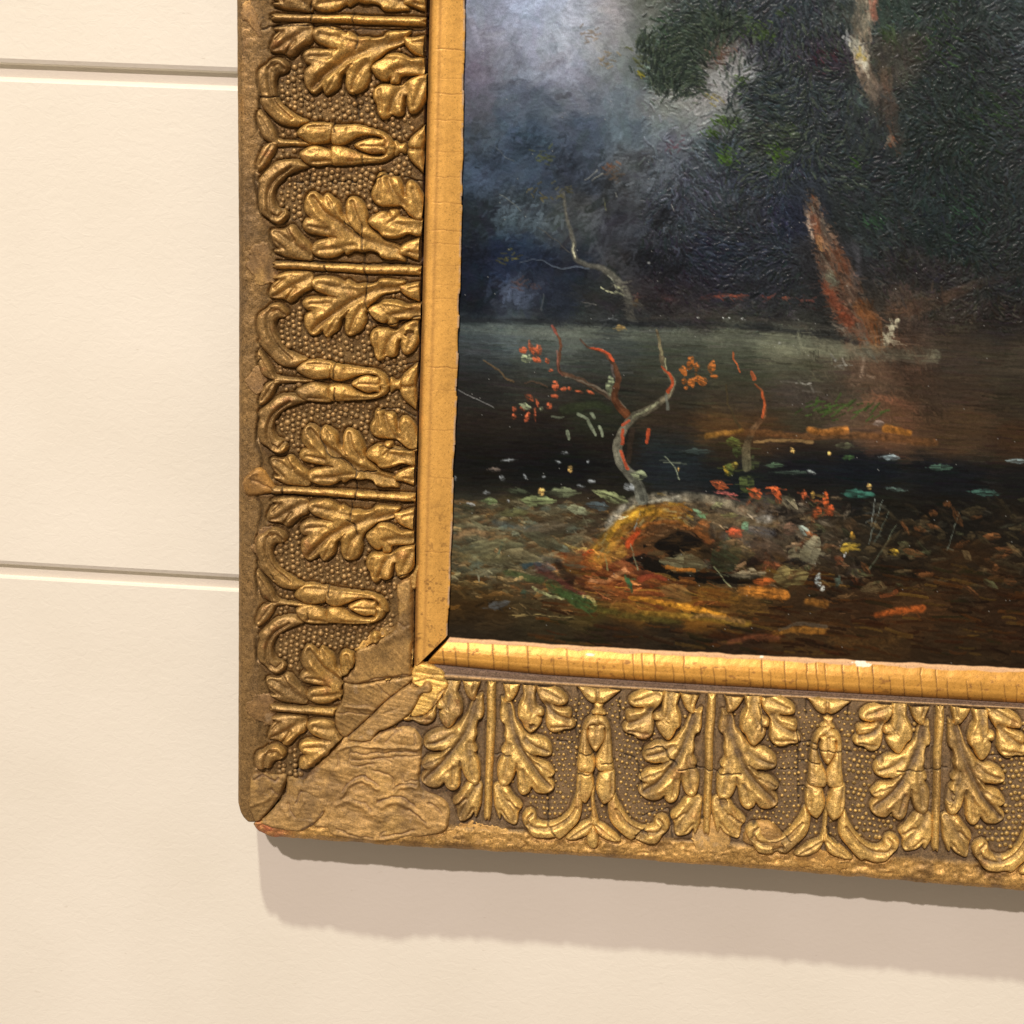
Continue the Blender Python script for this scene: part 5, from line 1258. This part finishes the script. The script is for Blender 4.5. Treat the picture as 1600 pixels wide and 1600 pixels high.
    stroke([(906, 530), (914, 539), (930, 545), (946, 553), (957, 566), (964, 580), (966, 596), (961, 612), (963, 630), (980, 648)], 2.4, 12, (84, 62, 50), .92, .9, .2, 1.2, .2, (88, 50, 30))
    stroke([(924, 543), (938, 547), (950, 553), (958, 563)], 3, 5, (198, 80, 46), .9, 1.1); stroke([(956, 570), (960, 590)], 3, 3, (130, 110, 104), .6)
    stroke([(1026, 516), (1030, 530), (1033, 552), (1037, 575), (1048, 588), (1052, 600), (1045, 615), (1030, 630), (1010, 641), (990, 652), (976, 668), (968, 686), (966, 706), (972, 726), (985, 742), (996, 758), (1004, 780)], 4, 19, (116, 100, 74), .93, 1.0, .2, 1.4, .2, (104, 104, 92))
    stroke([(1034, 574), (1046, 584), (1051, 598), (1044, 612)], 3, 6, (188, 76, 42), .9, 1.1); stroke([(1029, 525), (1034, 555)], 2, 3, (130, 124, 92), .8); stroke([(1038, 560), (1042, 576)], 2, 2.4, (176, 170, 130), .8)
    stroke([(990, 652), (1008, 641), (1028, 630)], 4, 4, (160, 158, 124), .85, 1.1, .35); stroke([(1046, 620), (1052, 605), (1056, 595)], 2, 2, (160, 150, 120), .7); stroke([(1040, 618), (1044, 640)], 4, 4, (126, 130, 120), .6)
    stroke([(972, 664), (984, 657)], 5, 4, (204, 84, 52), .9, 1.1); stroke([(973, 672), (972, 694)], 5, 5, (190, 78, 48), .9, 1.1); stroke([(971, 705), (975, 720), (981, 732)], 4, 5, (186, 76, 46), .9, 1.1); stroke([(988, 672), (984, 700), (982, 720)], 8, 9, (60, 46, 36), .6)
    stroke([(1014, 671), (1012, 680), (1010, 692)], 6, 5, (204, 84, 48), .9, 1.1); leaf(999, 742, 13, 8, 10, (136, 142, 108), .9)
    stroke([(1146, 550), (1148, 565), (1157, 582)], 3.2, 2, (184, 92, 50), .9); stroke([(1175, 582), (1178, 592)], 5, 6, (190, 92, 52), .8)
    stroke([(1180, 600), (1190, 612), (1195, 630), (1194, 648), (1186, 660), (1176, 672), (1170, 688), (1166, 705), (1166, 730)], 3, 14, (136, 74, 42), .9, .9, .22, 1.2, .2, (92, 88, 66))
    stroke([(1190, 612), (1195, 632), (1191, 652)], 3, 4, (196, 88, 48), .8)
    stroke([(755, 563), (772, 574), (788, 588), (802, 596)], 2.2, 3, (116, 92, 64), .85); stroke([(713, 608), (772, 637)], 1.3, 1.1, (156, 154, 150), .8, .3)
    stroke([(820, 598), (838, 597), (855, 604)], 2, 3, (84, 62, 48), .7)
    OR = (190, 92, 58); PG = (150, 158, 122)
    for a in ((816, 547, 6, 6, 0), (829, 542, 4, 9, -15), (836, 550, 7, 6, 30), (842, 547, 4.5, 9, -12), (838, 562, 8, 5, 20), (855, 564, 3.5, 4.5, 0), (861, 579, 3.5, 2.5, 0), (868, 603, 5.5, 8, 0), (880, 608, 5, 3.5, 0), (890, 607, 4, 2.5, 0), (905, 612, 6, 2.5, 10), (867, 619, 5, 3.5, 0), (828, 622, 9, 5, 35), (804, 640, 4, 5, 0), (817, 638, 5, 4, 0), (840, 630, 2.5, 7, -15), (858, 634, 4.5, 6, 0), (803, 651, 3.5, 4.5, 0), (824, 651, 3.5, 10, 20), (836, 648, 2, 10, 0), (922, 613, 6, 2.5, 25)):
        leaf(*a, np.array(OR) * rs.uniform(.8, 1.05))
    for a in ((823, 560, 8, 6, 10), (821, 635, 10, 5, 20), (846, 639, 3.5, 4, 0), (953, 603, 5.5, 14, 5)):
        leaf(*a, PG)
    for q in ([(903, 646), (918, 655)], [(920, 658), (930, 680)], [(936, 667), (941, 680)], [(924, 646), (928, 653)], [(886, 674), (889, 686)]):
        stroke(q, 5, 4, (142, 150, 122), .85)
    stroke([(863, 652), (872, 653), (881, 651)], 3, 2, (120, 128, 104), .7)
    stroke([(880, 640), (930, 632), (950, 640)], 16, 10, (44, 54, 32), .5, .4, .2, 6)
    OG = (190, 106, 48)
    for a in ((1079, 567, 6, 10, 8), (1068, 579, 5.5, 8, 0), (1088, 574, 5, 8, 0), (1112, 574, 6, 9, 8), (1089, 592, 6, 6, 0), (1080, 598, 5.5, 8, 10), (1098, 595, 7, 7, 30), (1116, 588, 6, 3, 0), (1069, 595, 4, 5, 0), (1072, 606, 3, 3, 0)):
        leaf(*a, np.array(OG) * rs.uniform(.85, 1.05))
    for k in range(40):
        dab(rs.normal(1310, 30), rs.normal(640, 7), rs.uniform(8, 18), rs.uniform(1.2, 2.2), -.5 + rs.normal(0, .3), np.array((58, 78, 36)) * rs.uniform(.7, 1.3), .7, .7)
    stroke([(1265, 672), (1290, 675), (1322, 672)], 10, 12, (196, 122, 54), .85, 1.0, .3, 3, .2); stroke([(1120, 678), (1180, 676), (1260, 682), (1340, 680), (1460, 692)], 9, 12, (110, 70, 38), .6, .5, .3, 4); stroke([(1105, 682), (1135, 676), (1160, 672)], 9, 6, (150, 104, 44), .7, .7, .3, 3)
    stroke([(1180, 690), (1230, 688), (1270, 690)], 4, 6, (168, 130, 80), .7); stroke([(1385, 670), (1420, 676)], 14, 10, (176, 110, 40), .7, .8, .3, 3); leaf(1373, 662, 10, 5, 0, (150, 130, 120), .7)
    # --- lily pads and flecks of light
    for a, c in (((839, 782, 27, 9, 2), (128, 138, 92)), ((880, 769, 25, 8.5, 3), (108, 114, 84)), ((764, 783, 13, 5.5, 5), (104, 116, 76)), ((903, 797, 20, 7, 14), (140, 144, 112)), ((955, 776, 28, 8, 18), (136, 142, 98)), ((935, 790, 19, 7, 8), (74, 86, 90)), ((802, 801, 26, 7, 0), (100, 98, 62)), ((728, 793, 15, 6, 10), (54, 54, 38)), ((808, 767, 20, 6, 8), (66, 72, 54)), ((772, 734, 11, 3.5, 0), (112, 98, 88)), ((858, 826, 40, 12, -8), (84, 74, 58)), ((790, 850, 30, 9, 4), (100, 96, 68)), ((815, 868, 30, 10, 12), (110, 100, 72)), ((850, 845, 34, 10, 22), (72, 70, 52)), ((750, 855, 34, 12, -10), (104, 98, 70)),
                 ((1340, 772, 28, 7, 3), (58, 108, 92)), ((1210, 727, 15, 4, 0), (90, 116, 86)), ((1326, 715, 10, 3.5, 0), (74, 110, 60)), ((1391, 715, 17, 4.5, 3), (146, 162, 164)), ((1090, 705, 24, 5, 0), (64, 76, 72)), ((1320, 696, 18, 5, 0), (86, 86, 64)), ((1235, 738, 30, 3, 0), (58, 70, 60)), ((1268, 738, 8, 3, 20), (150, 156, 150)), ((1400, 765, 16, 3, 8), (90, 110, 100)), ((1470, 730, 22, 5, 0), (70, 96, 80)), ((1540, 770, 26, 6, 4), (64, 96, 84)), ((1590, 720, 18, 4, 0), (130, 146, 146))):
        leaf(*a, c, .85, .8)
    for a in ((907, 760, 7, 2.6, 12), (919, 721, 2.6, 3.2, 0), (820, 745, 2.4, 4.5, -20), (784, 747, 4, 5, -30), (795, 719, 12, 2.2, -3), (883, 708, 6, 2.4, 8), (924, 752, 6, 3, 10), (794, 783, 2.6, 3.2, 0), (850, 745, 3, 2, 0), (983, 762, 8, 6, 20), (872, 722, 5, 2.4, 20), (760, 770, 6, 3, 0), (712, 747, 2, 4, 0), (735, 788, 7, 3, 15)):
        leaf(*a, (164, 168, 170), .75)
    for a in ((846, 769, 5, 6.5, 0), (891, 733, 4, 5.5, 0), (1238, 704, 3.6, 5.5, -20), (1296, 709, 3.4, 3.4, 0), (1358, 760, 3.4, 5, 0), (1060, 733, 1.5, 4, 0)):
        leaf(*a, (228, 182, 104), .95)
    # dust and pin-holes of the varnish
    for k in range(240):
        x, y = rs.uniform(PX0, PX1), rs.uniform(PY0, PY1)
        i = int((y - PY0) / PSP); j = int((x - PX0) / PSP)
        if i < ny and j < nx:
            C[i, j] = C[i, j] * .4 + np.array((170, 166, 158)) * .6
    C *= (1 + 0.05 * fbm(X, Y, 4, 2, 220))[..., None]
    thick = np.where((X > 1000) & (Y < 520), 1.5, 0.85)
    rel = Hh * thick + 0.12 * fbm(X, Y, 4, 2, 221)
    P = surf(X, Y, 0 * X)
    P[..., 1] -= rel * U
    o = grid_obj('painting', P, M_PAINT, None, None, lin(255 * (np.clip(C, 3, 250) / 255) ** 0.96 * 0.95) / np.array([1.2, 1.08, 1.0]), None)
    tag(o, 'dark oil painting of woodland trees by a pond, set in the gilded frame', 'painting')
    q = surf([PX0, PX1, PX1, PX0], [PY0, PY0, PY1, PY1], -1.5)
    r = q.copy(); r[:, 1] += 5 * U
    mesh_obj('panel', np.vstack([q, r]), [[0, 1, 2, 3], [7, 6, 5, 4], [0, 4, 5, 1], [1, 5, 6, 2], [2, 6, 7, 3], [3, 7, 4, 0]], M_WOOD, o, smooth=False)
    return o
painting()
print('built in', round(time.time() - T0, 1), 's;', sum(len(o.data.polygons) for o in bpy.data.objects if o.type == 'MESH'), 'faces')
